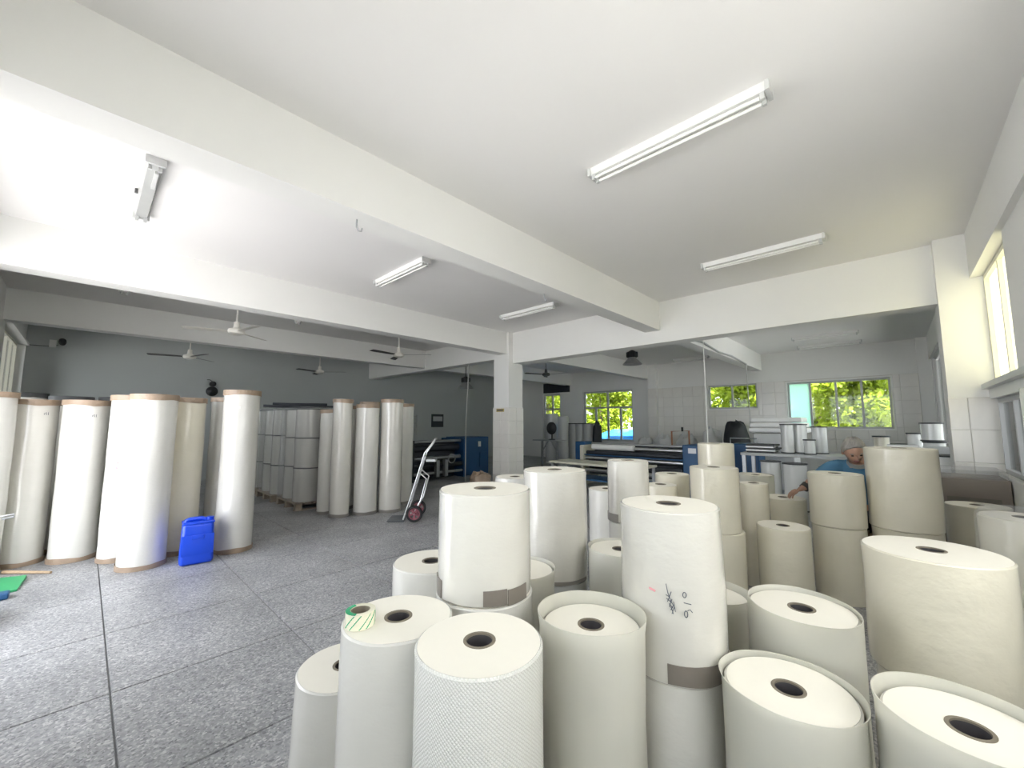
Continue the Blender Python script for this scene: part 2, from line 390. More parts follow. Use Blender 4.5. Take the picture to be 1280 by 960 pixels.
def grout_around(parent, p0, p1, a0, a1, z0, z1, holes):
    mb = MB(); xs = sorted({a0, a1, *[h[0] for h in holes], *[h[1] for h in holes]})
    for i in range(len(xs) - 1):
        u0, u1 = xs[i], xs[i + 1]; mid = (u0 + u1) / 2; z = z0; segs = []
        for c0, c1 in sorted([(h[2], h[3]) for h in holes if h[0] < mid < h[1]]):
            if c0 > z: segs.append((z, min(c0, z1)))
            z = c1
        if z < z1: segs.append((z, z1))
        for s0, s1 in segs: mb.box(p0, p1, u0, u1, s0, s1)
    return mb.build('grout_bed', 'grout', parent)
fh = [(h[0] - .04, h[1] + .04, h[2] - .04, h[3] + .04) for h in far_holes[:2]]
grout_around(wall_far, XF - .010, XF, -0.50, 5.95, 0.7, 2.66, fh)
tile_strip(wall_far, '-X', XF - .010, -0.50, 5.95, 0.7, 2.66, w=0.33, h=0.327, holes=fh)
struct(MB().box(XF - .17, XF - .16, 5.95, 6.25, 0.7, 2.66), 'grout_bed', 'grout', None, far_col)
tile_strip(far_col, '-X', XF - .17, 5.95, 6.25, 0.7, 2.66, w=0.30, h=0.327)
# lower wall tiles on the side wall next to the window
struct(MB().box(3.2, 4.98, YR, YR + .010, 0.3, 1.72), 'grout_bed', 'grout', None, wall_right)
for i, x in enumerate([3.2 + .25 * k for k in range(7)]):
    for z in (1.55, 1.21, 0.87, 0.53):
        o = tile_at(wall_right, (x + .125, YR + .010, z), .25, .34, '-X'); o.rotation_euler = (0, 0, R(-90))

# ------------------------------------------------------------------ windows
win_no = [0]
def window(axis, p0, p1, a0, a1, z0, z1, cols, rows, m, label, fw=0.045, special=None, sill=None):
    """frame mesh + one pane object per light; cols: inner boundaries per row list, rows: inner z boundaries"""
    win_no[0] += 1
    mb = MB()
    def bx(u0, u1, c0, c1, d=0.0):
        if axis == 'X': mb.box(p0 + d, p1 - d, u0, u1, c0, c1)
        else: mb.box(u0, u1, p0 + d, p1 - d, c0, c1)
    e = 0.002
    bx(a0 + e, a0 + fw, z0 + e, z1 - e); bx(a1 - fw, a1 - e, z0 + e, z1 - e); bx(a0 + fw, a1 - fw, z0 + e, z0 + fw); bx(a0 + fw, a1 - fw, z1 - fw, z1 - e)
    zs = [z0 + fw] + list(rows) + [z1 - fw]
    panes = []
    for k in range(len(zs) - 1):
        if k: bx(a0 + fw, a1 - fw, zs[k] - fw / 2, zs[k] + fw / 2, 0.002)
        us = [a0 + fw] + list(cols[k]) + [a1 - fw]
        c0 = zs[k] + (fw / 2 if k else 0); c1 = zs[k + 1] - (fw / 2 if k < len(zs) - 2 else 0)
        for q in range(len(us) - 1):
            if q:
                bx(us[q] - fw / 2, us[q] + fw / 2, c0, c1, 0.004)
            panes.append((us[q] + (fw / 2 if q else 0), us[q + 1] - (fw / 2 if q < len(us) - 2 else 0), c0, c1))
    fr = mb.build('window_%d' % win_no[0], m); tag(fr, label, 'window', kind='structure')
    mid = (p0 + p1) / 2
    for i, (u0, u1, c0, c1) in enumerate(panes):
        g = MB()
        if axis == 'X': g.box(mid - .003, mid + .003, u0, u1, c0, c1)
        else: g.box(u0, u1, mid - .003, mid + .003, c0, c1)
        g.build('pane', 'pane_glass' if not special or i not in special else special[i], fr)
    if sill:
        s = MB(); s0, s1, zz = sill
        if axis == 'X': s.box(s0, s1, a0 - .05, a1 + .05, zz - .03, zz)
        else: s.box(a0 - .05, a1 + .05, s0, s1, zz - .03, zz)
        s.build('window_sill', 'white_metal', fr)
    return fr
fx0, fx1 = XF + .08, XF + .15
window('X', fx0, fx1, 0.0, 2.17, 1.31, 2.6, [[0.56, 1.085, 1.65]], [], 'frame_grey', 'wide aluminium window with a pale cyan film on one pane', special={3: 'cyan_film'})
window('X', fx0, fx1, 2.93, 4.31, 1.90, 2.65, [[3.62]], [], 'frame_grey', 'small high aluminium window with two panes over the black sacks')
window('X', fx0, fx1, 6.93, 9.08, 0.78, 2.70, [[7.47, 8.005, 8.54], [8.005]], [2.05], 'frame_grey', 'large aluminium window with top lights, blue tarpaulin outside', fw=0.065)
window('X', fx0, fx1, 10.22, 11.15, 0.78, 2.70, [[10.685], [10.685]], [2.05], 'frame_grey', 'aluminium window partly hidden by the grey wrapped rolls', fw=0.065)
lx0, lx1 = XL - .17, XL - .08
window('X', lx0, lx1, -0.35, 2.6, .95, 3.0, [[.6, 1.55], [.6, 1.55]], [2.3], 'alu', 'side wall window beside the wide open doorway')
window('X', lx0, lx1, 6.6, 7.75, 1.0, 3.0, [[7.17]], [], 'frame_cream', 'narrow side window behind the tall kraft-edged rolls')
w = window('X', lx0, lx1, 9.95, 12.62, 1.5, 3.02, [[10.6, 11.28, 11.95]], [], 'frame_cream', 'cream framed side window near the grey wall corner')
MB().box(XL, XL + .07, 9.88, 12.69, 3.02, 3.07).box(XL, XL + .03, 12.62, 12.69, 1.5, 3.02).build('window_casing', 'white_metal', w)
ry0, ry1 = YR - .12, YR - .05
window('Y', ry0, ry1, -0.5, 2.6, 1.0, 3.0, [[.5, 1.5], [.5, 1.5]], [2.3], 'frame_cream', 'side wall window beside the short end of the hall', special={k: 'warm_tint_pane' for k in range(6)})
w = window('Y', ry0, ry1, 5.0, 6.42, 1.86, 3.0, [[5.7]], [], 'frame_cream', 'cream framed side window with frosted panes beside the tiled column', special={0: 'frosted', 1: 'frosted'})
MB().box(4.3, 6.40, YR + .002, YR + .05, 1.80, 1.85).build('window_sill', 'alu', w)
MB().box(5.0, 6.42, YR - .2, YR + .0, 1.70, 1.86).build('sill_block', 'white_metal', w)
w = window('Y', ry0, ry1, 5.0, 6.42, 0.95, 1.70, [[5.72]], [], 'frame_grey', 'grey lower sash under the cream side window')
window('Y', ry0, ry1, 7.1, 9.9, 1.0, 2.93, [[8.03, 8.97]], [], 'white_metal', 'white framed side window just past the cross beam')
window('Y', ry0, ry1, 10.2, 13.3, 1.0, 2.93, [[11.2, 12.2]], [], 'white_metal', 'white framed side window near the corner pier')
# door frame of the open entrance
d = MB(); d.box(XL - T, XL + .02, 3.2, 3.26, 0, 3.0).box(XL - T, XL + .02, 6.09, 6.15, 0, 3.0).box(XL - T, XL + .02, 3.26, 6.09, 2.94, 3.0)
tag(d.build('door_1', 'alu'), 'aluminium frame of the wide open entrance', 'door', kind='structure')

# ------------------------------------------------------------------ outdoors
tag(MB().box(-45, 60, -45, 60, -0.40, -0.22).build('ground', 'concrete'), 'pale concrete yard around the building', 'ground', kind='structure')
def tree(x, y, h, r, n, label, seed, name='leafy_tree', low=0.35):
    rnd = random.Random(seed)
    t = thing(name, label, 'tree', (x, y, -0.22), 0, 'trees outside the windows')
    k = MB().tube([(0, 0, 0), (.05, .03, h * .35), (-.03, .05, h * .7)], [.12, .09, .05], 8).build('trunk', 'bark', t, True)
    mb = MB()
    cl = [(rnd.uniform(-.62, .62) * r, rnd.uniform(-.62, .62) * r, h * (low + (1 - low) * rnd.random()), r * rnd.uniform(.25, .38)) for _ in range(44)]
    for _ in range(n):
        c = rnd.choice(cl); dirv = Vector((rnd.gauss(0, 1), rnd.gauss(0, 1), rnd.gauss(0, .8))).normalized() * c[3] * rnd.uniform(.5, 1.0)
        p = Vector(c[:3]) + dirv
        if p.z < 0.1: continue
        q = Matrix.Rotation(rnd.uniform(0, 6.28), 3, Vector((rnd.gauss(0, 1), rnd.gauss(0, 1), rnd.gauss(0, 1))).normalized())
        s = rnd.uniform(.08, .15)
        a, b = q @ Vector((s, 0, 0)), q @ Vector((0, s * .5, 0))
        mb.add([p - a, p + b, p + a, p - b], [(0, 1, 2, 3)])
    mb.build('foliage', 'leaf', t)
    return t
TR = [(17.3, .6, 4.8, 'bushy tree outside the wide window with the cyan film'), (17.3, 4.1, 4.8, 'bushy tree outside the small high window'), (18.0, 7.6, 5.0, 'bushy tree outside between the small window and the tarpaulin window'),
      (18.6, 11.1, 4.8, 'bushy tree outside the window with the blue tarpaulin'), (18.6, 14.6, 5.2, 'bushy tree outside the half hidden window'),
      (21.6, 2.3, 6.2, 'tall tree in the second row, outside the wide window'), (21.6, 5.8, 6.2, 'tall tree in the second row, outside the small high window'), (22.2, 9.3, 6.2, 'tall tree in the second row, outside the tarpaulin window'),
      (22.2, 12.8, 6.4, 'tall tree in the second row, outside the grey wrapped rolls'), (22.2, 16.3, 6.4, 'tall tree at the end of the second row of trees'), (21.6, -1.2, 6.0, 'tall tree in the second row, past the corner pier'),
      (7.2, -10.0, 4.4, 'bushy tree outside the side window past the cross beam'), (11.0, -10.0, 4.6, 'bushy tree outside the side window near the corner pier')]
for k, (x, y, h_, lb) in enumerate(TR): tree(x, y, h_, 1.7, 9500, lb, k + 1, low=.06 if y > -4 else .2)
def heap(name, m, label, cat, x, y, z, sx, sy, sz, seed, group=None, rough=.10, seg=(28, 14), rz=0.):
    """soft heap or sack: a flattened ball with lumps, flat underneath"""
    rnd = random.Random(seed); ph = [rnd.uniform(0, 6.28) for _ in range(8)]
    vs = []; fs = []; nu, nv = seg
    for j in range(nv + 1):
        t = math.pi * j / nv
        for i in range(nu):
            a = 2 * math.pi * i / nu
            k = 1 + rough * (math.sin(3 * a + ph[0] + 2 * t) * .5 + math.sin(5 * a + ph[1] - 3 * t) * .35 + math.sin(7 * t + ph[2] + 2 * a) * .4)
            st = abs(math.sin(t)) ** .6; ct = math.copysign(abs(math.cos(t)) ** .75, math.cos(t))
            zz = max(-.82, ct * k)
            vs.append((st * math.cos(a) * k * sx / 2, st * math.sin(a) * k * sy / 2, (zz + .82) / 1.82 * sz))
    for j in range(nv):
        for i in range(nu):
            i2 = (i + 1) % nu; fs.append((j * nu + i, j * nu + i2, (j + 1) * nu + i2, (j + 1) * nu + i))
    o = MB().add(vs, fs).build(name, m, None, True); o.location = (x, y, z); o.rotation_euler = (0, 0, rz)
    return tag(o, label, cat, group)
heap('tarpaulin_heap', 'blue_tarp', 'bright blue tarpaulin heap outside the large window', 'tarpaulin', 15.6, 8.05, -.22, 1.2, 3.2, 1.35, 3)
heap('covered_pile', 'sack', 'pale grey covered pile outside beside the blue tarpaulin', 'pile', 15.5, 10.55, -.22, 1.2, 1.1, 1.45, 4)

# ------------------------------------------------------------------ ceiling lights
def light(x, y0, y1, label, tubes=2, z=HC, group='fluorescent ceiling lights'):
    L = y1 - y0; t = thing('ceiling_light', label, 'light', (x, (y0 + y1) / 2, z), 0, group)
    h = L / 2
    b = MB(); b.add([(-.055, -h, 0), (.055, -h, 0), (.04, -h, -.05), (-.04, -h, -.05), (-.055, h, 0), (.055, h, 0), (.04, h, -.05), (-.04, h, -.05)],
                    [(0, 1, 2, 3), (4, 7, 6, 5), (0, 4, 5, 1), (1, 5, 6, 2), (2, 6, 7, 3), (3, 7, 4, 0)])
    b.build('batten', 'white_metal' if tubes else 'dull_batten', t)
    xs = (-.03, .03)
    for e in (-1, 1):
        MB().box(-.062, .062, e * h - .012, e * h + .012, -.062, -.001).build('end_plate', 'holder', t)
        for xx in xs: MB().box(xx - .012, xx + .012, e * (h - .03) - .012, e * (h - .03) + .012, -.095, -.05).build('lamp_holder', 'holder', t)
    M = Matrix.Rotation(R(90), 4, 'X')
    for xx in xs[:tubes]:
        MB().lathe([(.0, -h + .045), (.013, -h + .045), (.013, h - .045), (0, h - .045)], 12, M=Matrix.Translation((xx, 0, -.078)) @ M).build('tube', 'tube_glass', t, True)
    if not tubes:
        MB().box(.005, .03, -h + .12, -h + .42, -.075, -.05).build('starter', 'holder', t)
        MB().lathe([(0, 0), (.012, 0), (.012, .04), (0, .04)], 10, c=(-.07, .05, -.05)).build('cord_knob', 'fan_dark', t, True)
    return t
light(2.72, .42, 1.66, 'twin tube ceiling light on its own in the bay beside the side window')
light(5.39, .42, 1.67, 'twin tube ceiling light hanging close to the deep cross beam')
light(2.78, 4.10, 5.30, 'twin tube ceiling light halfway between the two long beams')
light(5.37, 4.06, 5.33, 'twin tube ceiling light near the top of the middle column')
light(.24, 4.02, 5.23, 'ceiling light batten missing its tubes', 0)
light(.28, 7.25, 8.47, 'ceiling light above the tall rolls, half hidden by a beam', 1)
light(2.78, 7.28, 8.52, 'ceiling light between the white fans, half hidden by a beam', 1)
light(11.62, .44, 1.66, 'ceiling light in front of the wide window')
light(13.05, .45, 1.75, 'ceiling light tight against the end wall above the wide window')
light(12.9, 3.96, 5.05, 'ceiling light in the shaded bay above the high bay lamp')

# small hooks
for (x, y, z, lb) in ((1.33, 2.90, 3.01, 'small steel hook under the beam near the tubeless batten'), (3.72, 2.98, 3.01, 'small steel hook under the beam near the middle column light')):
    tag(MB().tube([(x, y, z), (x, y, z - .06), (x + .015, y, z - .085), (x + .04, y, z - .08), (x + .045, y, z - .055)], .006, 6).build('ceiling_hook', 'dull_steel', None, True), lb, 'hook', 'ceiling hooks')

# ------------------------------------------------------------------ ceiling fans
def fan(x, y, z, label, rot, blade, body, drop=None):
    t = thing('ceiling_fan', label, 'fan', (x, y, z), rot, 'ceiling fans')
    top = HC - z
    MB().lathe([(0, top), (.055, top), (.06, top - .08), (.03, top - .12), (0, top - .12)], 20).build('canopy', body, t, True)
    MB().lathe([(.013, top - .1), (.013, .06)], 10).build('rod', body, t, True)
    MB().lathe([(0, .17), (.04, .165), (.045, .08), (.05, .06), (.11, .04), (.125, .005), (.11, -.03), (.05, -.05), (0, -.055)], 28).build('motor', body, t, True)
    for k in range(3):
        M = Matrix.Rotation(k * 2 * math.pi / 3, 4, 'Z') @ Matrix.Rotation(R(9), 4, 'X')
        v = [(.10, -.022), (.17, -.05), (.67, -.065), (.72, -.052), (.72, .052), (.67, .065), (.17, .05), (.10, .022)]
        n = len(v)
        vs = [M @ Vector((a, b, .008)) for a, b in v] + [M @ Vector((a, b, .003)) for a, b in v]
        MB().add(vs, [tuple(range(n)), tuple(range(2 * n - 1, n - 1, -1))] + [(i, i + n, (i + 1) % n + n, (i + 1) % n) for i in range(n)]).build('blade', blade, t)
    return t
fan(1.63, 7.85, 2.96, 'cream ceiling fan with cream blades above the tall kraft-edged rolls', R(40), 'fan_cream', 'fan_cream')
fan(1.52, 11.4, 2.93, 'dark bladed ceiling fan in the far fan row, towards the wall camera', R(45), 'fan_dark', 'fan_cream')
fan(4.5, 11.8, 2.90, 'dark bladed ceiling fan in the far fan row, over the pallets', R(80), 'fan_dark', 'fan_cream')
fan(4.68, 7.88, 2.95, 'cream ceiling fan close to the shaded cross beam', R(70), 'fan_dark', 'fan_cream')
fan(9.55, 7.6, 2.92, 'dark ceiling fan beyond the middle column in the shaded bay', R(40), 'fan_dark', 'fan_dark')

# high bay lamps
def highbay(x, y, z, label):
    t = thing('high_bay_lamp', label, 'lamp', (x, y, z), 0, 'high bay lamps')
    MB().lathe([(.012, HC - z), (.012, .22)], 8).build('rod', 'black', t, True)
    g = MB().lathe([(0, .24), (.04, .24), (.10, .20), (.11, .10), (.10, .08), (0, .08)], 24)
    for k in range(12):
        a = k * math.pi / 6; M = Matrix.Rotation(a, 4, 'Z'); g.box(.10, .125, -.006, .006, .09, .20, M)
    g.build('heat_sink', 'black', t)
    MB().lathe([(.08, .08), (.10, .05), (.20, -.06), (.21, -.075), (.205, -.075), (.19, -.055), (.09, .045), (.075, .07)], 32).build('reflector', 'dull_steel', t, True)
    MB().lathe([(0, .06), (.07, .06), (.07, .055), (0, .055)], 24).build('lens', 'tube_glass', t)
highbay(8.25, 4.13, 2.82, 'black high bay lamp over the blue roller machine')
highbay(6.98, 8.31, 2.46, 'black high bay lamp over the dark machine behind the middle column')

# wall camera, wall fan, conduits
t = thing('security_camera', 'small black security camera with white bracket on the grey wall', 'camera', (-.50, YW, 3.12))
MB().box(-.13, -.03, -.03, 0, -.06, .10).build('bracket', 'white_metal', t)
MB().lathe([(0, 0), (.05, 0), (.062, .06), (.055, .12), (0, .14)], 20, M=Matrix.Translation((.06, -.10, .03)) @ Matrix.Rotation(R(65), 4, 'X')).build('housing', 'black', t, True)
MB().tube([(-.42, -.01, -.05), (-.1, -.01, -.04), (.0, -.02, 0)], .006, 6).build('cable', 'black', t)
t = thing('wall_alarm', 'black round alarm bell on the grey wall above the tall rolls', 'alarm', (2.24, YW, 2.28))
MB().lathe([(0, 0), (.13, 0), (.125, .04), (.06, .10), (0, .11)], 28, M=Matrix.Rotation(R(90), 4, 'X')).build('bell', 'black', t, True)
MB().lathe([(0, 0), (.07, 0), (.07, .09), (0, .1)], 20, M=Matrix.Translation((0, 0, .19)) @ Matrix.Rotation(R(90), 4, 'X')).build('striker_box', 'black', t, True)
MB().tube([(0, -.03, .25), (-.06, -.02, .30), (-.12, -.01, .30)], .008, 6).build('cable', 'black', t)
def pipe(path, r, m, label, name='conduit'): return tag(MB().tube(path, r, 8).build(name, m, None, True), label, 'pipe')
pipe([(8.05, 2.56, 0.95), (8.05, 2.56, HC)], .009, 'white_metal', 'thin white pipe hanging beside the deep cross beam')
pipe([(11.9, 2.72, 0.4), (11.9, 2.72, 1.9), (11.88, 2.73, 2.4), (11.9, 2.74, 3.02)], .012, 'wire', 'thin pipe in front of the small high window')
pipe([(7.6, 2.74, 3.05), (8.6, 2.74, 3.10), (9.6, 2.74, 3.03), (10.6, 2.74, 3.06), (11.5, 2.74, 3.02), (11.9, 2.74, 3.0)], .022, 'dull_steel', 'grey cable sagging along the beam beside the deep cross beam', 'cable')
pipe([(6.60, 7.75, 2.95), (6.62, 7.8, 2.3), (6.62, 7.85, 1.6), (6.62, 7.86, .9), (6.62, 7.86, .0)], .012, 'wire', 'loose white cable dropping onto the dark machine', 'cable')
t = thing('plaque', 'small gold plaque on the middle column', 'plaque', (CX0, 6.43, 1.74))
MB().box(-.028, -.0195, -.12, .12, -.035, .035).build('plate', 'gold', t)
MB().box(-.03, -.028, -.095, .095, -.012, .012).build('print', 'ink', t)

# ------------------------------------------------------------------ film rolls
def wobble(seed, amp):
    rnd = random.Random(seed); p = [rnd.uniform(0, 6.28) for _ in range(6)]
    return lambda a, z, r: amp * (math.sin(2 * a + p[0] + 3 * z) * .45 + math.sin(3 * a + p[1] - 9 * z) * .3 + math.sin(5 * a + p[2] + 17 * z) * .2 + math.sin(9 * a + p[3] - 31 * z) * .12) if r > .06 else 0
def ring_patch(mb, r, a0, a1, z0, z1, th=.003, n=24, wob=None):
    """a curved strip lying on a roll, with thickness"""
    vs = []
    for i in range(n + 1):
        a = a0 + (a1 - a0) * i / n
        for z in (z0, z1):
            for q in (r, r + th):
                k = q + (wob(a, z, r) if wob else 0); vs.append((k * math.cos(a), k * math.sin(a), z))
    fs = [(0, 1, 3, 2), (4 * n, 4 * n + 2, 4 * n + 3, 4 * n + 1)]
    for i in range(n):
        b, c = 4 * i, 4 * i + 4
        fs += [(b + 1, c + 1, c + 3, b + 3), (b, b + 2, c + 2, c), (b + 2, b + 3, c + 3, c + 2), (b, c, c + 1, b + 1)]
    return mb.add(vs, fs)
SEED = [100]
CAMDIR = lambda x, y: math.atan2(-y, -x)
def roll(x, y, r, z0, z1, label, group, m='film', core=True, sleeve=0.0, sl_r=.004, amp=.0025, flare=0.0, tapes=(), mtape='packing_tape', bulge=0.0, coreR=.046, mcore='core_card', mend='end_paper', rows=14, seg=64):
    """upright roll of film: wound body, paper end face, cardboard core, optional raised sleeve and tape strips"""
    SEED[0] += 1; wob = wobble(SEED[0], amp)
    H = z1 - z0; rz = SEED[0] * .7
    t = thing('film_roll', label, 'roll', (x, y, z0), 0, group)
    def prof_r(z):
        k = z / H
        return r + flare * (1 - k) ** 2 * .7 + bulge * math.sin(math.pi * k) ** 2
    b = .006
    prof = [(coreR, .0), (prof_r(0) - b, 0), (prof_r(0), b)] + [(prof_r(H * j / rows), H * j / rows) for j in range(1, rows)] + [(prof_r(H), H - b), (prof_r(H) - b, H - .001)]
    mb = MB().lathe(prof, seg, wob=wob); body = mb.build('film_body', m, t, True)
    if m == 'bubble_wrap':
        uv = body.data.uv_layers.new(name='uv')
        for poly in body.data.polygons:
            an = [math.atan2(body.data.vertices[v].co.y, body.data.vertices[v].co.x) for v in poly.vertices]
            if max(an) - min(an) > 3: an = [q + 6.2832 if q < 0 else q for q in an]
            for li, q, v in zip(poly.loop_indices, an, poly.vertices): uv.data[li].uv = (q * r, body.data.vertices[v].co.z)
    rt = prof_r(H) - b - .0005
    ef = MB().lathe([(coreR, H - .03), (coreR, H - .0005), (rt * .5, H + .0005), (rt, H - .0008)], seg, wob=lambda a, z, q: wob(a, z, q) if q > coreR + .05 else 0)
    ef.build('end_face', mend, t, True)
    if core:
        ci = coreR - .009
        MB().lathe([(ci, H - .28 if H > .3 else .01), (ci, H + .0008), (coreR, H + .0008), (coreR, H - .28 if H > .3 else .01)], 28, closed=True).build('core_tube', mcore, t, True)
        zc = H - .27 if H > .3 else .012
        MB().lathe([(0, zc), (ci - .0012, zc), (ci - .0012, H - .004)], 28).build('core_shade_liner', 'core_shade', t, True)  # dark liner paints in the shade deep inside the core
    if sleeve:
        sw = wobble(SEED[0] + 50, .0035)
        rs = r + sl_r + amp
        pr = [(rs, .004)] + [(rs + .001 * math.sin(j), H * j / 8) for j in range(1, 9)] + [(rs + .002, H + sleeve)]
        pr2 = [(q - .0022, z) for q, z in reversed(pr)]
        MB().lathe(pr + pr2, seg, closed=True, wob=lambda a, z, q: sw(a, z, q) + (.006 * math.sin(2 * a + SEED[0]) if z > H else 0)).build('sleeve', 'sleeve', t, True)
    for (a0, a1, c0, c1) in tapes:
        base = CAMDIR(x, y)
        tw = lambda a, z, q: wob(a, z, q) + prof_r(z) - r
        ring_patch(MB(), r + .0015, base + a0, base + a1, c0, c1, wob=tw).build('tape_strip', mtape, t, True)
    LAST[0] = t.name
    return t
LAST = ['']
G1 = 'film rolls standing in the open stock'
FR = {}
FR['R1'] = roll(.785, 1.662, .178, 0, .49, 'short white film roll with loose sagging wrap beside the roll carrying green tape', G1, flare=.028, amp=.004)
FR['R2'] = roll(.772, 1.256, .178, 0, .804, 'white film roll with a small green tape roll lying on its top', G1, amp=.003, flare=.006)
FR['R3'] = roll(.811, .893, .178, 0, .84, 'white roll wrapped in bubble wrap with a grey cardboard core', G1, m='bubble_wrap', amp=.002)
FR['R4'] = roll(1.258, .812, .167, 0, .755, 'white roll in a pale sleeve standing high above its end, beside the bubble wrapped roll', G1, sleeve=.045, sl_r=.006)
FR['R5'] = roll(1.534, .288, .175, 0, .645, 'white roll with a snug sleeve between the marked stack and the large cream stack', G1, sleeve=.014)
FR['R6'] = roll(1.585, -.088, .170, 0, .685, 'cream white roll with a loose raised sleeve at the side wall end of the stock', G1, sleeve=.028, sl_r=.007)
FR['R7'] = roll(1.95, .307, .174, 0, .742, 'low white roll with a thin sleeve in front of the short plain roll', G1, sleeve=.014)
roll(2.41, -.08, .205, 0, .468, 'cream roll carrying the broad cream roll', G1, m='film_cream')
FR['R8'] = roll(2.408, -.076, .22, .47, .937, 'broad cream roll with a bare round end on top of another roll', G1, m='film_cream', amp=.004)
roll(1.603, .669, .168, 0, .555, 'roll underneath the roll marked with handwriting', G1)
R9 = FR['R9'] = roll(1.606, .669, .184, .557, 1.136, 'tall white roll marked 610 in handwriting with brown tape round its foot', G1, m='film_gloss', amp=.0045, bulge=.005,
     tapes=((-1.6, -.75, .004, .075), (-.12, 1.5, .01, .075)))
roll(1.161, 1.252, .194, 0, .785, 'roll underneath the white roll with two square tape patches', G1, sleeve=.0)
FR['R10'] = roll(1.161, 1.252, .188, .787, 1.183, 'white crumpled roll with square brown tape patches round its foot', G1, m='film_gloss', amp=.004,
     tapes=((-.02, .45, .006, .06), (.47, 1.0, .0, .055), (-1.5, -1.0, .006, .07)))
FR['R11'] = roll(1.201, 1.671, .178, 0, .789, 'white roll behind the green tape roll, beside the open floor', G1, amp=.004)
FR['R12'] = roll(1.628, 1.481, .174, 0, .685, 'low white roll with raised sleeve between two tall stacks', G1, sleeve=.012)
roll(2.097, 1.605, .196, 0, .512, 'dark grey wrapped roll carrying a tall white roll', G1, m='film_grey')
FR['R13'] = roll(2.097, 1.605, .198, .514, 1.155, 'tall white roll with a crumpled round mark on its wrap', G1, m='film_gloss', amp=.004, tapes=((-.9, 1.2, .0, .02),), mtape='grey_tape')
FR['R14'] = roll(2.19, 1.205, .176, 0, .725, 'low white roll beside the handwritten roll, with a rolled rim', G1, sleeve=.01)
roll(2.684, 1.403, .136, 0, .773, 'roll underneath the slim roll with grey tape', G1)
FR['R15'] = roll(2.684, 1.403, .14, .775, 1.188, 'slim glossy roll with grey tape at its foot on top of another roll', G1, m='film_gloss', tapes=((-1.6, -.5, .0, .055),), mtape='grey_tape')
FR['R16'] = roll(3.30, 1.93, .165, 0, .862, 'plain white roll behind the slim glossy roll', G1)
roll(3.55, 1.08, .188, 0, .607, 'roll underneath the plain roll beside the handwritten roll', G1, m='film_cream')
FR['R17'] = roll(3.53, 1.088, .18, .609, 1.097, 'plain cream white roll stacked beside the handwritten roll', G1, m='film_cream')
roll(4.406, 1.331, .168, 0, .70, 'roll underneath the short roll in front of the blue machine', G1, m='film_cream')
FR['R18'] = roll(4.406, 1.331, .168, .702, 1.248, 'short cream white roll stacked in front of the blue machine end plate', G1, m='film_cream')
FR['R19'] = roll(5.426, 1.219, .18, 0, .851, 'cream roll with a clear rim behind the short plain roll', G1, m='film_cream', sleeve=.006)
FR['R19b'] = roll(4.30, .985, .12, 0, .90, 'slim shaded roll between two plain cream rolls', G1, m='film_cream')
FR['R20'] = roll(3.819, .687, .18, 0, .654, 'short plain roll with a tan end and small core', G1, m='film_cream')
roll(4.45, .40, .182, 0, .594, 'roll underneath the cream roll in front of the seated man', G1, m='film_cream')
FR['R21'] = roll(4.45, .40, .19, .596, 1.025, 'glossy cream roll on another roll in front of the seated man', G1, m='film_cream', amp=.004)
roll(4.562, -.015, .21, 0, .62, 'roll underneath the broad tall cream roll beside the seated man', G1, m='film_cream')
FR['R22'] = roll(4.562, -.015, .22, .622, 1.25, 'broad tall cream roll stacked beside the seated man', G1, m='film_cream', amp=.005)
FR['R23'] = roll(4.96, .876, .195, 0, .70, 'pale low roll under the hand of the seated man', G1, m='film_cream')
roll(5.43, -.48, .2, 0, .737, 'cream roll in front of the dark carton by the side column', G1, m='film_cream')
roll(3.45, -.47, .17, 0, .955, 'cream roll bagged in clear film against the side wall', G1, m='film_cream')
MB().lathe([(.186, .35), (.188, .7), (.186, .95), (.165, .99), (.09, 1.0), (0, .995)], 40, wob=wobble(77, .008)).build('clear_bag', 'stretch_film', bpy.data.objects[LAST[0]], True)
FR['R26'] = roll(2.2, .72, .165, 0, .595, 'low roll with a raised sleeve half hidden behind the handwritten roll', G1, sleeve=.03)
roll(3.95, 1.60, .155, 0, .965, 'pale roll in front of the blue machine rollers', G1, m='film_cream')
roll(3.50, 1.52, .135, 0, .92, 'slightly shorter pale roll in front of the blue machine rollers', G1, m='film_cream')
roll(2.79, 2.60, .18, 0, .957, 'white roll standing before the middle column', G1)

# strokes written on rolls
def strokes(parent, r, H, lines, w, m, name):
    """thin ink ribbons following a roll's side; points are (angle from camera side, height)"""
    mb = MB(); base = CAMDIR(parent.location.x, parent.location.y)
    for ln in lines:
        pts = [Vector(((r + .0035) * math.cos(base + a), (r + .0035) * math.sin(base + a), z)) for a, z in ln]
        mb.tube(pts, w, 5)
    return mb.build(name, m, parent)
def circ(a, z, ra, rz, n=10, t0=0, t1=6.2832): return [(a + ra * math.cos(t0 + (t1 - t0) * k / n), z + rz * math.sin(t0 + (t1 - t0) * k / n)) for k in range(n + 1)]
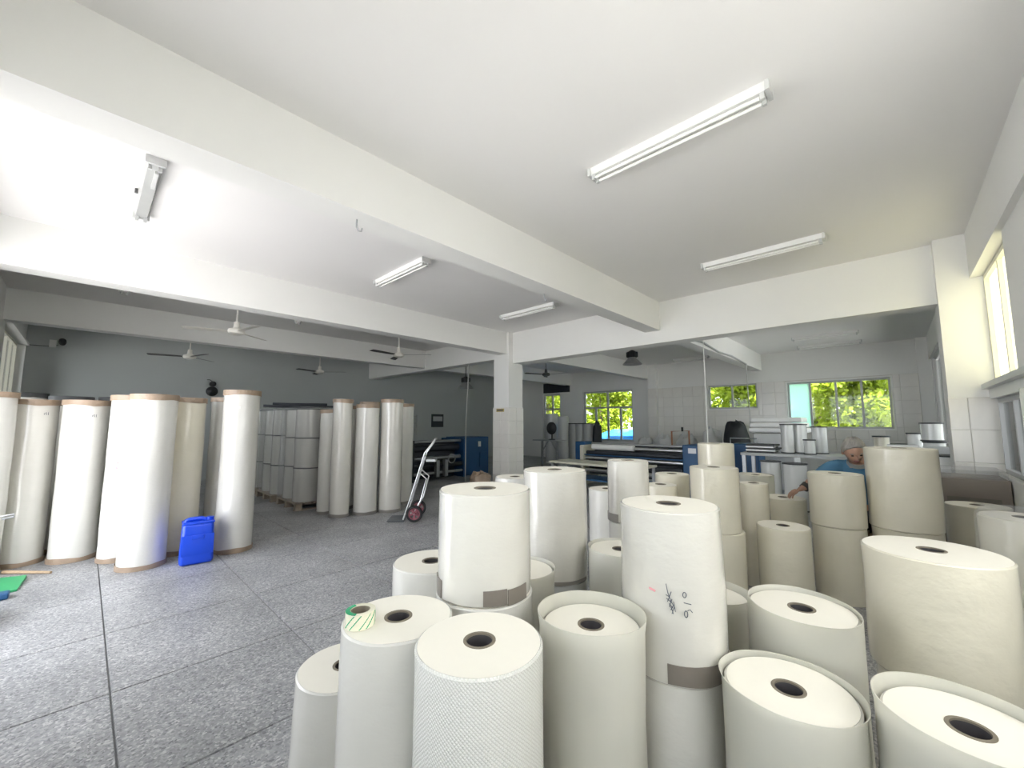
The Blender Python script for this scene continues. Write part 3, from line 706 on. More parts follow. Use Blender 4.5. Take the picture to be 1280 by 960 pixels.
# handwriting reads up the roll: 6, 1, 0 turned a quarter; then a scribbled two-character note
strokes(R9, .196, .58, [circ(.22, .250, .028, .011), [(.245, .262), (.29, .265), (.325, .256)], [(.19, .287), (.31, .282)], circ(.205, .312, .028, .009)], .0014, 'ink', 'handwriting')
strokes(R9, .197, .58, [[(-.03 + (a - .02) * .8, .295 + (z - .285) * .8) for a, z in ln] for ln in [[(-.05, .345), (-.02, .31), (.03, .28), (.08, .262)], [(-.06, .30), (.02, .292)], [(-.05, .285), (.06, .27)], [(-.03, .272), (.05, .315)], [(0, .252), (.06, .285)],
                        [(.03, .24), (.09, .262)], [(.05, .225), (.10, .255)], [(.03, .255), (.08, .225)], [(.09, .275), (.12, .235)], [(.0, .265), (.07, .25)]]], .0013, 'ink', 'handwriting')
strokes(R9, .195, .58, [[(-.38, .318), (-.27, .312)], [(-.38, .315), (-.27, .309)]], .002, 'ink_pink', 'stamp_mark')

# green tape roll on top of R2
t = thing('tape_roll', 'small roll of clear and green packing tape on a film roll', 'tape', (.655, 1.292, .806), .6)
MB().lathe([(.030, 0), (.046, 0), (.046, .046), (.030, .046)], 40, closed=True).build('tape_winding', 'tape_clear', t, True)
MB().lathe([(.026, .002), (.030, .002), (.030, .045), (.026, .045)], 40, closed=True).build('core_ring', 'core_card', t, True)
g = MB()
for k in range(4):
    a0 = 2.4 + k * 1.15
    vs = []
    for i in range(9):
        q = i / 8
        for rr_ in (.0462, .0470):
            for e_ in (0, .55): vs.append((rr_ * math.cos(a0 + q * .8 + e_), rr_ * math.sin(a0 + q * .8 + e_), .002 + .042 * q))
    fs = []
    for i in range(8):
        p_, n_ = 4 * i, 4 * i + 4
        fs += [(p_ + 2, n_ + 2, n_ + 3, p_ + 3), (p_, p_ + 1, n_ + 1, n_), (p_, n_, n_ + 2, p_ + 2), (p_ + 1, p_ + 3, n_ + 3, n_ + 1)]
    g.add(vs, fs)
g.build('green_stripe', 'tape_green', t, True)
g = MB()
for k in range(10):
    a0, a1 = .9 + k * .24, .9 + (k + 1) * .24
    g.add([(q * math.cos(w_), q * math.sin(w_), zz) for zz in (.0462, .0470) for q, w_ in ((.031, a0), (.0455, a0), (.0455, a1), (.031, a1))],
          [(4, 5, 6, 7), (3, 2, 1, 0), (0, 1, 5, 4), (1, 2, 6, 5), (2, 3, 7, 6), (3, 0, 4, 7)])
g.build('green_liner', 'tape_green', t)

# ------------------------------------------------------------------ tall rolls with kraft edges
def tall(x, y, r, H, label, group, m='film', band='kraft', amp=.004, top=.055, bot=.05, marks=None, lean=0.):
    t = roll(x, y, r, 0, H, label, group, m=m, core=False, amp=amp, rows=20, seg=56, mend='core_card' if band != 'dark_cap' else 'dark_cap')
    SEED[0] += 1; rg = wobble(SEED[0], .006)
    for (c0, c1, up) in ((H - top, H + .004, 1), (0, bot, 0)):
        n = 48; vs = []
        for i in range(n):
            a = 2 * math.pi * i / n; e = rg(a, .3, 1) * 1.6
            for q in (r + .004, r + .0065):
                k = q + amp * .8
                vs += [(k * math.cos(a), k * math.sin(a), c0 + (e if up else .001)), (k * math.cos(a), k * math.sin(a), c1 + (0 if up else e))]
        fs = []
        for i in range(n):
            b, c = 4 * i, 4 * ((i + 1) % n)
            fs += [(b, c, c + 1, b + 1), (b + 2, b + 3, c + 3, c + 2), (b, b + 2, c + 2, c), (b + 1, c + 1, c + 3, b + 3)]
        MB().add(vs, fs).build('end_band', (band if up else ('grey_tape' if group == G3 else 'kraft')), t, True)
    t['category'] = 'roll'
    return t
G2 = 'tall rolls with kraft edges by the side window'
G3 = 'tall rolls with kraft edges in front of the pallets'
tall(-.66, 6.40, .19, 1.75, 'tall white roll with grey kraft edge closest to the side window', G2)
l2 = tall(-.383, 6.707, .186, 1.696, 'broad glossy tall roll between the side window and the numbered roll', G2, m='film_gloss')
l3 = tall(.009, 6.518, .183, 1.697, 'tall white roll with a numbered sticker under its kraft edge', G2)
l4 = tall(.369, 6.174, .185, 1.75, 'tall white roll with two pink stamps, tucked behind another', G2)
tall(.50, 5.686, .191, 1.745, 'tall white roll with ragged kraft edges standing forward of its row', G2)
tall(.81, 5.998, .183, 1.737, 'tall cream roll behind the blue jerrycan', G2, m='film_cream')
tall(1.262, 6.216, .18, 1.767, 'tall white roll peeping out behind the tallest kraft-edged roll', G2)
l8 = tall(1.276, 5.632, .182, 1.83, 'tallest slim roll beside the blue jerrycan', G2)
tall(-.50, 7.42, .18, 1.80, 'tall roll with a dark end cap behind the glossy tall roll', G2, band='dark_cap')
tall(-.12, 7.12, .18, 1.76, 'tall roll with a dark end cap between two kraft-edged rolls', G2, band='dark_cap')
tall(.30, 7.15, .19, 1.77, 'tall roll with a dark end cap behind the numbered roll', G2, band='dark_cap')
def sticker(parent, r, a, z, w, h, m, ink=True):
    base = CAMDIR(parent.location.x, parent.location.y)
    s = ring_patch(MB(), r + .006, base + a - w / r / 2, base + a + w / r / 2, z - h / 2, z + h / 2, .001, 8).build('sticker', m, parent)
    if ink:
        strokes(parent, r + .004, 0, [[(a - .10, z - .012), (a - .08, z + .012)], [(a - .02, z - .015), (a - .02, z + .015)], [(a + .05, z - .015), (a + .05, z + .015)], [(a - .13, z), (a - .09, z)]], .0022, 'ink', 'sticker_print')
sticker(l3, .187, .35, 1.53, .08, .06, 'film')
sticker(l2, .19, .50, 1.55, .05, .04, 'film_gloss')
sticker(l4, .19, -.55, 1.03, .035, .02, 'ink_pink', False); sticker(l4, .19, -.55, .98, .035, .02, 'ink_pink', False)
sticker(l8, .186, -.15, 1.63, .03, .03, 'end_paper', False)
tall(2.828, 6.822, .165, 1.671, 'tall roll with kraft edge against the wrapped pallet', G3)
tall(2.849, 6.439, .149, 1.827, 'slim tall roll standing forward in front of the wrapped pallet', G3, m='film_gloss')
tall(3.165, 6.985, .158, 1.75, 'tall roll squeezed behind the slim tall roll', G3)
tall(3.224, 6.337, .182, 1.754, 'wide tall roll between the slim tall roll and the one beside the hand truck', G3)
tall(3.57, 6.95, .17, 1.83, 'tall roll hidden behind the wide tall roll', G3)
tall(3.59, 6.20, .180, 1.847, 'tall glossy roll beside the hand truck', G3, m='film_gloss')
m5 = tall(4.105, 6.67, .178, 1.806, 'tall roll with a pink label behind the hand truck', G3)
sticker(m5, .183, -.35, 1.46, .07, .13, 'pink_label', False)

# ------------------------------------------------------------------ pallets with wrapped rolls
def pallet(x0, x1, y0, y1, label):
    t = thing('pallet', label, 'pallet', ((x0 + x1) / 2, (y0 + y1) / 2, 0), 0, 'wooden pallets')
    a, b = (x1 - x0) / 2, (y1 - y0) / 2
    for k in range(3):
        y = -b + .06 + (2 * b - .12) * k / 2
        MB().box(-a, a, y - .045, y + .045, 0.0, .018).build('bottom_board', 'old_wood', t)
        for q in range(3):
            x = -a + .06 + (2 * a - .12) * q / 2
            MB().box(x - .05, x + .05, y - .045, y + .045, .018, .10).build('block', 'old_wood', t)
    for k in range(7):
        x = -a + .055 + (2 * a - .11) * k / 6
        MB().box(x - .05, x + .05, -b, b, .10, .122).build('deck_board', 'old_wood', t)
    return t
G4 = 'stacked film rolls on the pallets'
def pallet_stack(x, y, r, where, tiers=((.124, .676), (.694, 1.184), (1.202, 1.686))):
    for k, (a, b) in enumerate(tiers):
        roll(x, y, r, a, b, '%s roll of %s' % (('bottom', 'middle', 'top')[k], where), G4, m='film_pallet', core=False, rows=8, seg=40)
        MB().lathe([(0, b - a), (r + .006, b - a), (r + .006, b - a + .016), (0, b - a + .016)], 36).build('dark_gap_disc', 'dark_cap', bpy.data.objects[LAST[0]])  # dark disc added to make the gap between tiers dark
def wrap(x0, x1, y0, y1, z0, z1, label):
    rnd = random.Random(int(x0 * 100 + y0 * 10)); n = 28; vs = []; rows = 9
    per = []
    for i in range(n):
        s = 4 * i / n; k = int(s); q = s - k
        c = ((x0 + (x1 - x0) * q, y0), (x1, y0 + (y1 - y0) * q), (x1 - (x1 - x0) * q, y1), (x0, y1 - (y1 - y0) * q))[k]; per.append(c)
    for j in range(rows):
        z = z0 + (z1 - z0) * j / (rows - 1)
        for (x, y) in per: vs.append((x + rnd.uniform(0, .02) * (1 if x < (x0 + x1) / 2 else -1), y + rnd.uniform(0, .02) * (1 if y < (y0 + y1) / 2 else -1), z))
    fs = [(j * n + i, j * n + (i + 1) % n, (j + 1) * n + (i + 1) % n, (j + 1) * n + i) for j in range(rows - 1) for i in range(n)]
    fs.append(tuple((rows - 1) * n + i for i in range(n)))
    return tag(MB().add(vs, fs).build('stretch_wrap', 'stretch_film', None, True), label, 'wrap', 'stretch wraps on the pallets')
pallet(2.48, 3.48, 7.25, 8.25, 'wooden pallet under the wrapped rolls beside the tall rolls')
pallet(2.45, 3.45, 8.40, 9.40, 'wooden pallet in the middle of the wrapped pallet row')
pallet(2.45, 3.45, 9.55, 10.55, 'wooden pallet at the end of the wrapped pallet row')
pallet_stack(2.745, 7.515, .225, 'the corner column on the wrapped pallet beside the tall rolls')
pallet_stack(3.22, 7.515, .225, 'the column behind the slim tall roll on the wrapped pallet')
pallet_stack(2.745, 7.99, .225, 'the second column on the wrapped pallet beside the tall rolls')
pallet_stack(2.715, 8.655, .222, 'the first column on the middle wrapped pallet', ((.124, .646), (.664, 1.206), (1.224, 1.70)))
pallet_stack(2.715, 9.132, .222, 'the second column on the middle wrapped pallet', ((.124, .646), (.664, 1.206), (1.224, 1.70)))
pallet_stack(2.715, 9.81, .222, 'the first column on the end wrapped pallet', ((.124, .646), (.664, 1.206), (1.224, 1.70)))
pallet_stack(2.715, 10.285, .222, 'the second column on the end wrapped pallet', ((.124, .646), (.664, 1.206), (1.224, 1.70)))
wrap(2.485, 3.475, 7.26, 8.24, .124, 1.735, 'clear stretch wrap round the pallet beside the tall rolls')
wrap(2.455, 3.445, 8.41, 9.39, .124, 1.745, 'clear stretch wrap round the middle pallet')
wrap(2.455, 3.445, 9.56, 10.54, .124, 1.745, 'crumpled clear stretch wrap round the end pallet')
for k, (x, y, L, z) in enumerate(((2.62, 8.0, .95, 1.76), (2.80, 8.05, 1.1, 1.76), (2.98, 8.1, 1.0, 1.76), (2.74, 8.0, .9, 1.80))):
    d = Vector((.82, -.35, 0)).normalized() * L * .5
    tag(MB().tube([Vector((x, y, z)) - d, Vector((x, y, z)) + d], .024, 10).build('dark_bar', 'machine_dark', None, True),
        ('dark steel bar lying on the wrapped pallet', 'dark steel bar lying on the wrapped pallet', 'dark steel bar lying on the wrapped pallet', 'topmost dark steel bar across the others on the wrapped pallet')[k], 'bar', 'dark bars on the wrapped pallet')

# ------------------------------------------------------------------ jerrycan
t = thing('jerrycan', 'blue plastic jerrycan standing before the tall kraft-edged rolls', 'jerrycan', (.905, 5.43, 0), R(-6))
b = MB(); import bmesh
bm = bmesh.new(); bmesh.ops.create_cube(bm, size=1)
for v in bm.verts: v.co = Vector((v.co.x * .285, v.co.y * .23, .21 + v.co.z * .42))
bmesh.ops.bevel(bm, geom=list(bm.edges), offset=.035, segments=4, affect='EDGES', profile=.5)
for v in bm.verts:
    if v.co.z > .36: v.co.x *= .93; v.co.y *= .93
bm.verts.index_update(); b.add([v.co.copy() for v in bm.verts], [[q.index for q in f.verts] for f in bm.faces]); bm.free()
b.build('body', 'can_blue', t, True)
MB().box(-.135, .135, -.118, -.114, .10, .30, bev=.0015).box(-.05, .05, -.124, -.116, .255, .30, bev=.003).build('front_panel', 'can_blue', t, True)
MB().tube([(-.10, 0, .40), (-.10, 0, .435), (-.07, 0, .445), (.03, 0, .445), (.055, 0, .435), (.055, 0, .40)], .022, 10).build('handle', 'can_blue', t, True)
MB().lathe([(0, .40), (.03, .40), (.03, .43), (.034, .43), (.034, .452), (0, .455)], 20, c=(.10, 0, 0)).build('cap', 'can_blue', t, True)
MB().box(-.135, .135, -.106, .106, .405, .425, bev=.006).build('shoulder', 'can_blue', t, True)

# ------------------------------------------------------------------ hand truck
ang = math.atan2(.75, .66)     # axle direction
t = thing('hand_truck', 'silver two-wheeled hand truck with red rims', 'hand truck', (3.55, 5.42, 0), ang - 0)
# local x along the axle, local y towards the toe plate
lean = .36; ht = 1.22
def rail(s, zz): return (s, .13 - lean * zz / ht, zz)
MB().tube([(-.17, .13, .03)] + [rail(-.17, z) for z in (.3, .7, 1.0)] + [(-.16, -.27, 1.14), (-.12, -.31, 1.21), (.12, -.31, 1.21), (.16, -.27, 1.14)] + [rail(.17, z) for z in (1.0, .7, .3)] + [(.17, .13, .03)], .011, 10).build('frame', 'chrome', t, True)
for z in (.28, .50, .72, .95): MB().tube([rail(-.17, z), rail(.17, z)], .011, 8).build('crossbar', 'chrome', t, True)
for s in (-.17, .17):
    MB().tube([rail(s, .72), (s, -.20, .62), (s, -.12, .30), (s, -.03, .13)], .010, 8).build('brace', 'chrome', t, True)
    MB().tube([(s, .10, .12), (s, -.05, .125)], .014, 8).build('axle_bracket', 'chrome', t, True)
for s in (-.06, .06): MB().tube([rail(s, .30), rail(s, .95)], .008, 8).build('back_bar', 'chrome', t, True)
MB().box(-.19, .19, .11, .36, .006, .016).build('toe_plate', 'toe_steel', t)
MB().box(-.10, .10, -.33, -.18, .86, .90, bev=.008).build('folding_seat', 'chrome', t)
MB().tube([(-.25, -.04, .12), (.25, -.04, .12)], .011, 8).build('axle', 'dull_steel', t, True)
for s in (-.215, .215):
    M = Matrix.Translation((s, -.04, .12)) @ Matrix.Rotation(R(90), 4, 'Y')
    wv = MB().lathe([(.085, -.026), (.108, -.024), (.119, -.012), (.12, 0), (.119, .012), (.108, .024), (.085, .026)], 36, M=M, closed=True).build('wheel', 'rubber', t, True)
    MB().lathe([(.070, -.018), (.086, -.02), (.086, .02), (.070, .018)], 36, M=M, closed=True).lathe([(0, -.03), (.022, -.03), (.022, .03), (0, .03)], 16, M=M).build('rim', 'red_rim', wv, True)
    sp = MB()
    for k in range(5): sp.box(.015, .075, -.014, .014, -.008, .008, M @ Matrix.Rotation(k * 2 * math.pi / 5, 4, 'Z'))
    sp.build('spokes', 'red_rim', wv)

# ------------------------------------------------------------------ odds on the floor by the entrance
o = MB().add([(-.50, 6.16, .002), (-.27, 6.02, .002), (-.30, 5.62, .002), (-.55, 5.58, .002), (-.50, 6.16, .02), (-.27, 6.02, .03), (-.30, 5.62, .018), (-.55, 5.58, .018)],
             [(0, 3, 2, 1), (4, 5, 6, 7), (0, 1, 5, 4), (1, 2, 6, 5), (2, 3, 7, 6), (3, 0, 4, 7)]).build('plastic_sheet', 'green_plastic')
tag(o, 'green plastic sheet on the floor below the glossy tall roll', 'sheet')
o = MB().box(-.60, -.33, 5.42, 5.53, .002, .05, bev=.01).build('blue_strip', 'machine_blue'); tag(o, 'dark blue strip of plastic beside the green sheet', 'strip')
tag(MB().tube([(-.44, 6.36, .017), (-.12, 6.03, .013)], [.016, .012], 8).build('wooden_stick', 'wood', None, True), 'thin wooden stick lying beside the green sheet', 'stick')
t = thing('trolley', 'low trolley whose bent wire handle rises beside the glossy tall roll', 'trolley', (-.62, 5.0, 0))
MB().box(-.22, .22, -.33, .12, .10, .14, bev=.01).build('platform', 'dull_steel', t)
for sx in (-.16, .16):
    for sy in (-.26, .05):
        MB().lathe([(0, -.015), (.045, -.015), (.05, 0), (.045, .015), (0, .015)], 20, M=Matrix.Translation((sx, sy, .05)) @ Matrix.Rotation(R(90), 4, 'Y')).build('castor', 'rubber', t, True)
MB().tube([(.16, .10, .13), (.17, .10, .60), (.215, .10, .725), (.29, .10, .735), (.29, .10, .715), (.23, .10, .705)], .008, 8).build('handle', 'dull_steel', t, True)

heap('paper_bundle', 'kraft', 'crumpled brown paper bundle on the floor near the middle column', 'paper', 5.75, 6.35, 0, .45, .40, .42, 55, rough=.2)

# ------------------------------------------------------------------ blue roller machine (beyond the cross beam)
t = thing('roller_machine', 'blue and black film slitting machine with a long white roller', 'machine', (8.5, 0, 0))
Ya, Yb = 3.10, 5.42
for y0, y1, m in ((Ya - .35, Ya, 'machine_blue'), (Yb, Yb + .10, 'machine_cream')):
    MB().box(-.30, .45, y0, y1, 0, 1.02 if m == 'machine_blue' else .93, bev=.02).build('side_frame', m, t)
MB().box(-.05, .30, Yb + .12, Yb + .40, .45, 1.0, bev=.02).build('control_box', 'machine_blue', t)
MB().box(-.31, -.302, Ya - .27, Ya - .12, .86, .96).build('control_panel', 'dull_steel', t)
MB().box(-.06, .40, Ya - .002, Yb, .25, .62, bev=.01).build('lower_body', 'machine_dark', t)
MB().box(.20, .36, Ya - .002, Yb, .62, .93, bev=.01).build('rear_panel', 'machine_dark', t)
RX = Matrix.Rotation(R(-90), 4, 'X')
def mroll(x, z, r, y0, y1, m, name='roller', p=None):
    o = MB().lathe([(0, y0), (r * .4, y0), (r, y0 + .01), (r, y1 - .01), (r * .4, y1), (0, y1)], 24, M=Matrix.Translation((x, 0, z)) @ RX).build(name, m, p or t, True); return o
mroll(-.02, .885, .065, Ya + 1.15, Yb - .08, 'white_metal', 'film_web_roll'); mroll(-.02, .875, .04, Ya, Ya + 1.15, 'chrome')
mroll(-.14, .76, .045, Ya, Yb, 'machine_dark'); mroll(-.20, .64, .05, Ya, Yb, 'chrome'); mroll(-.24, .50, .06, Ya, Yb, 'machine_dark'); mroll(.08, .96, .03, Ya, Yb, 'dull_steel'); mroll(-.22, .36, .045, Ya, Yb, 'chrome')
MB().box(-.26, -.20, Ya, Yb, .70, .72).build('guard_bar', 'machine_blue', t)
t = thing('lay_table', 'pale work table in front of the blue roller machine', 'table', (7.35, 4.4, 0))
MB().box(-.35, .35, -1.0, 1.1, .60, .64, bev=.005).build('tabletop', 'machine_cream', t)
for sx in (-.3, .3):
    for sy in (-.95, 1.05): MB().box(sx - .025, sx + .025, sy - .025, sy + .025, 0, .60).build('leg', 'dull_steel', t)
MB().box(-.30, .30, -.93, 1.03, .30, .33).build('shelf', 'machine_blue', t)

# dark machine behind the middle column
t = thing('dark_machine', 'black roller machine with a blue cabinet behind the middle column', 'machine', (5.9, 8.65, 0))
MB().box(-.35, 1.50, .35, .95, 0, .95, bev=.02).build('body', 'machine_dark', t)
MB().box(-.38, -.28, -.05, .98, 0, 1.02, bev=.015).build('side_frame', 'machine_dark', t)
MB().box(1.28, 1.40, -.05, .98, 0, 1.03, bev=.015).build('side_frame', 'machine_blue', t)
cb = MB().box(1.42, 2.35, .1, .95, 0, 1.06, bev=.02).build('cabinet', 'machine_blue', t)
MB().box(1.93, 2.03, .085, .1, .78, .93).build('switch_plate', 'white_metal', cb)
MB().box(2.0, 2.30, .085, .1, .20, .62, bev=.004).build('cabinet_door', 'machine_blue', cb)
RYX = Matrix.Rotation(R(90), 4, 'Y')
def xroll(y, z, r, x0, x1, m, name='roller'):
    return MB().lathe([(0, x0), (r * .4, x0), (r, x0 + .01), (r, x1 - .01), (r * .4, x1), (0, x1)], 20, M=Matrix.Translation((0, y, z)) @ RYX).build(name, m, t, True)
xroll(.10, .98, .035, -.3, 1.3, 'dull_steel'); xroll(.22, .80, .09, -.3, 1.3, 'machine_dark'); xroll(.12, .55, .05, -.3, 1.3, 'dull_steel'); xroll(.05, .36, .06, -.3, 1.3, 'machine_dark'); xroll(.02, .18, .035, -.3, 1.3, 'dull_steel')
for x in (.35, .62): MB().box(x, x + .10, -.10, .02, .08, .50, bev=.01).build('motor_mount', 'dull_steel', t)
MB().lathe([(.10, -.012), (.125, -.012), (.125, .012), (.10, .012)], 28, closed=True, M=Matrix.Translation((.86, -.06, .52)) @ Matrix.Rotation(R(90), 4, 'X')).build('hand_wheel', 'dull_steel', t, True)
t2 = thing('notice_board', 'small dark panel hung on the grey wall over the dark machine', 'panel', (9.45, YW, 1.55))
MB().box(-.28, .28, -.04, 0, -.25, .25, bev=.01).build('board', 'machine_dark', t2)
MB().box(-.22, .22, -.046, -.04, -.02, .16).build('board_print', 'frame_grey', t2)
t2 = thing('wall_rack', 'thin wire rack on the grey wall behind the tall rolls', 'rack', (7.9, YW, 1.2))
for z in (.0, .25, .5): MB().tube([(-1.1, -.05, z), (.6, -.05, z)], .012, 6).build('rack_wire', 'dull_steel', t2)
for x in (-1.1, -.3, .6): MB().tube([(x, -.05, -.2), (x, -.05, .55), (x, 0, .55)], .014, 6).build('rack_post', 'dull_steel', t2)

# ------------------------------------------------------------------ far bay, window side
def tallgrey(x, y, r, H, label): return roll(x, y, r, 0, H, label, 'grey rolls by the tarpaulin window', m='film_grey', rows=8, seg=36, core=False)
tallgrey(12.0, 9.30, .24, 1.80, 'tall grey wrapped roll in front of the half hidden window')
tallgrey(11.4, 8.35, .19, 1.68, 'slim grey wrapped roll beside the grey wrapped block')
t = thing('wrapped_block', 'wide grey block wrapped in film under the large window', 'block', (12.0, 8.15, 0))
for k in range(4): MB().lathe([(0, .0), (.2, .0), (.2, 1.42), (0, 1.42)], 24, c=(0, .45 - k * .30, 0)).build('wrapped_column', 'film_grey', t, True)
MB().box(-.22, .22, -.68, .68, 1.42, 1.45).build('cover_sheet', 'dark_cap', t)
heap('black_bag', 'black_sack', 'black bag leaning at the end of the grey wrapped block', 'bag', 11.9, 7.30, 0, .35, .30, 1.48, 12, rough=.12)
t = thing('work_stand', 'grey metal work stand behind the middle column', 'stand', (10.2, 8.0, 0))
MB().box(-.3, .3, -.45, .45, .90, .93).build('tabletop', 'dull_steel', t)
for sy in (-.3, .3): MB().box(-.03, .03, sy - .03, sy + .03, 0, .90).tube([(0, sy, .55), (0, sy * .2, .88)], .02, 6).build('leg', 'dull_steel', t)
t = thing('floor_fan', 'dark standing fan on the work stand', 'fan', (10.2, 7.9, .932))
MB().lathe([(0, 0), (.10, 0), (.10, .02), (.02, .03), (.02, .18), (0, .18)], 20).build('base', 'black', t, True)
MB().lathe([(0, -.05), (.14, -.05), (.20, 0), (.14, .05), (0, .05)], 28, M=Matrix.Translation((-.02, 0, .36)) @ Matrix.Rotation(R(90), 4, 'Y') ).build('cage', 'black', t, True)
tag(MB().box(13.62, 13.76, 9.7, 11.0, 2.74, 3.15, bev=.01).build('air_curtain', 'machine_dark'), 'dark housing mounted over the half hidden window', 'housing')
for k, (x, y, z, sx, sy, sz, lb) in enumerate(((12.7, 6.0, 0, .7, .52, .95, 'grey sack pile by the end wall pier'), (12.6, 5.33, 0, .7, .56, 1.05, 'grey sack pile between the pier and the copper frame'),
        (12.7, 4.63, 0, .7, .56, 1.10, 'grey sack pile behind the copper frame'), (12.7, 3.93, 0, .7, .56, 1.27, 'large grey sack pile under the small high window'))):
    heap('sack_pile', 'sack', lb, 'sack', x, y, z, sx, sy, sz, 30 + k, 'grey sack piles', rough=.16)
heap('black_sack_pile', 'black_sack', 'pile of black sacks under the small high window', 'sack', 12.5, 3.22, 0, .6, .66, 1.50, 41, rough=.06)
t = thing('copper_frame', 'copper coloured tube frame among the grey sacks', 'frame', (11.5, 4.2, 0))
MB().tube([(0, .42, 0), (0, .42, 1.22), (0, -.06, 1.24), (0, -.06, 0)], .025, 8).build('tube_frame', 'copper', t, True)
MB().tube([(0, .12, 1.22), (0, .12, 1.34)], .03, 8).build('top_knob', 'black', t, True)
t = thing('blue_cart', 'dark blue metal cart behind the short cream stack', 'cart', (10.2, 2.42, 0))
MB().box(-.3, .3, -.28, .28, .12, 1.0, bev=.02).build('body', 'machine_blue', t)
for sx in (-.22, .22):
    for sy in (-.2, .2): MB().lathe([(0, -.02), (.055, -.02), (.06, 0), (.055, .02), (0, .02)], 18, M=Matrix.Translation((sx, sy, .06)) @ Matrix.Rotation(R(90), 4, 'Y')).build('castor', 'rubber', t, True)
MB().tube([(-.28, -.26, 1.0), (-.28, -.26, 1.12), (-.28, .26, 1.12), (-.28, .26, 1.0)], .014, 8).build('handle', 'dull_steel', t, True)

# bench with small capped rolls
t = thing('work_bench', 'long work bench carrying the small black-capped rolls', 'bench', (9.15, 1.35, 0))
MB().box(-.4, .4, -.75, .85, .84, .89, bev=.005).build('benchtop', 'frame_grey', t)
for sx in (-.35, .35):
    for sy in (-.70, .80): MB().box(sx - .03, sx + .03, sy - .03, sy + .03, 0, .84).build('leg', 'dull_steel', t)
def capped(x, y, r, z0, z1, label, m='film_grey'):
    t = thing('capped_roll', label, 'roll', (x, y, z0), 0, 'small rolls with black end caps'); H = z1 - z0
    SEED[0] += 1; w_ = wobble(SEED[0], .0015)
    MB().lathe([(0, .02), (r, .02)] + [(r, .02 + (H - .04) * k / 5) for k in range(1, 5)] + [(r, H - .02), (0, H - .02)], 32, wob=w_).build('film_body', m, t, True)
    for c in (0, H - .02): MB().lathe([(0, c), (r + .012, c), (r + .012, c + .02), (0, c + .02)], 32).build('end_cap', 'dark_cap', t, True)
    return t
mat('film_silver', (0.70, 0.71, 0.70), 0.22, nscale=3, namt=0.05, bump=0.12, bscale=7, coat=0.5)
capped(9.05, 1.47, .10, .892, 1.435, 'black-capped roll at the cart end of the work bench', 'film_silver')
capped(9.25, 1.30, .11, .892, 1.435, 'black-capped roll behind the short small roll', 'film_silver')
capped(8.98, 1.13, .085, .892, 1.16, 'short black-capped roll at the edge of the work bench', 'film_silver')
capped(9.35, 1.02, .115, .892, 1.39, 'black-capped roll at the man’s end of the work bench'.replace('’', "'"), 'film_silver')
for (x, y, r, H, lb) in ((8.3, 1.62, .15, .80, 'low black-capped roll on the floor before the bench, beside the cart'), (8.3, 1.27, .17, .78, 'low black-capped roll on the floor before the middle of the bench'), (8.35, .80, .14, .74, 'low black-capped roll on the floor near the seated man')):
    capped(x, y, r, 0, H, lb, 'film_silver')
for k in range(5):
    z = .892 + k * .032
    tag(MB().box(8.80 + .02 * (k % 2), 9.25, 1.66 - .03 * (k % 3), 2.10 + .02 * (k % 2), z, z + .03, bev=.004).build('flat_pack', 'dark_cap' if k % 2 == 0 else 'film_silver'),
        ('lowest flat dark pack in the pile on the bench end', 'lower flat silver pack in the pile on the bench end', 'middle flat dark pack in the pile on the bench end', 'upper flat silver pack in the pile on the bench end', 'topmost flat dark pack in the pile on the bench end')[k], 'pack', 'flat packs on the bench')
t = thing('sheet_stack', 'stack of pale foam sheets draped with clear film behind the bench', 'foam sheets', (10.9, 1.95, 0))
MB().box(-.35, .35, -.35, .42, 0, 1.22, bev=.03).build('base_stack', 'sack', t)
for k in range(3): MB().box(-.40 + .02 * k, .42 - .02 * k, -.58 + .03 * k, .50 - .02 * k, 1.24 + k * .115, 1.345 + k * .115, bev=.03).build('foam_sheet', 'white_metal', t)
# side bench by the windows
t = thing('side_bench', 'bench along the windows carrying boxes and rolls', 'bench', (8.8, -.15, 0))
MB().box(-.9, .9, -.42, .55, .96, 1.0, bev=.005).build('benchtop', 'frame_grey', t)
for sx in (-.85, .85):
    for sy in (-.38, .50): MB().box(sx - .03, sx + .03, sy - .03, sy + .03, 0, .96).build('leg', 'dull_steel', t)
capped(8.35, -.40, .115, 1.002, 1.19, 'wide black-capped roll under another on the side bench', 'film_silver')
capped(8.35, -.385, .115, 1.192, 1.46, 'wide black-capped roll topmost on the side bench', 'film_silver')
capped(8.9, .17, .10, 1.002, 1.245, 'small black-capped roll beside the head of the seated man', 'film_cream')
capped(8.95, -.22, .09, 1.002, 1.30, 'small black-capped roll in the middle of the side bench', 'film_silver')
o = MB().box(8.05, 8.35, -.24, .10, 1.002, 1.135, bev=.008).build('white_box', 'white_metal'); tag(o, 'small white box on the side bench', 'box')
o = MB().box(7.92, 8.12, -.56, -.27, 1.002, 1.13, bev=.006).build('grey_box', 'frame_grey'); tag(o, 'small grey box in front of the wide black-capped roll', 'box')
o = MB().box(9.2, 9.5, -.14, .08, 1.002, 1.11, bev=.008).build('black_case', 'dark_cap'); tag(o, 'low black case at the back of the side bench', 'case')
capped(7.35, -.44, .17, 0, 1.06, 'large grey capped roll beside the tiled column', 'film_silver')
# carton beside the column
t = thing('carton', 'dark brown carton with clear film on top beside the tiled column', 'carton', (6.02, -.46, 0))
MB().box(-.29, .30, -.265, .20, 0, .93, bev=.006).build('box_body', 'carton', t)
MB().box(-.293, -.29, -.20, .14, .70, .76).build('tape_strip', 'packing_tape', t)
MB().box(-.27, .29, -.262, .18, .932, 1.01, bev=.02).build('film_layer', 'stretch_film', t)

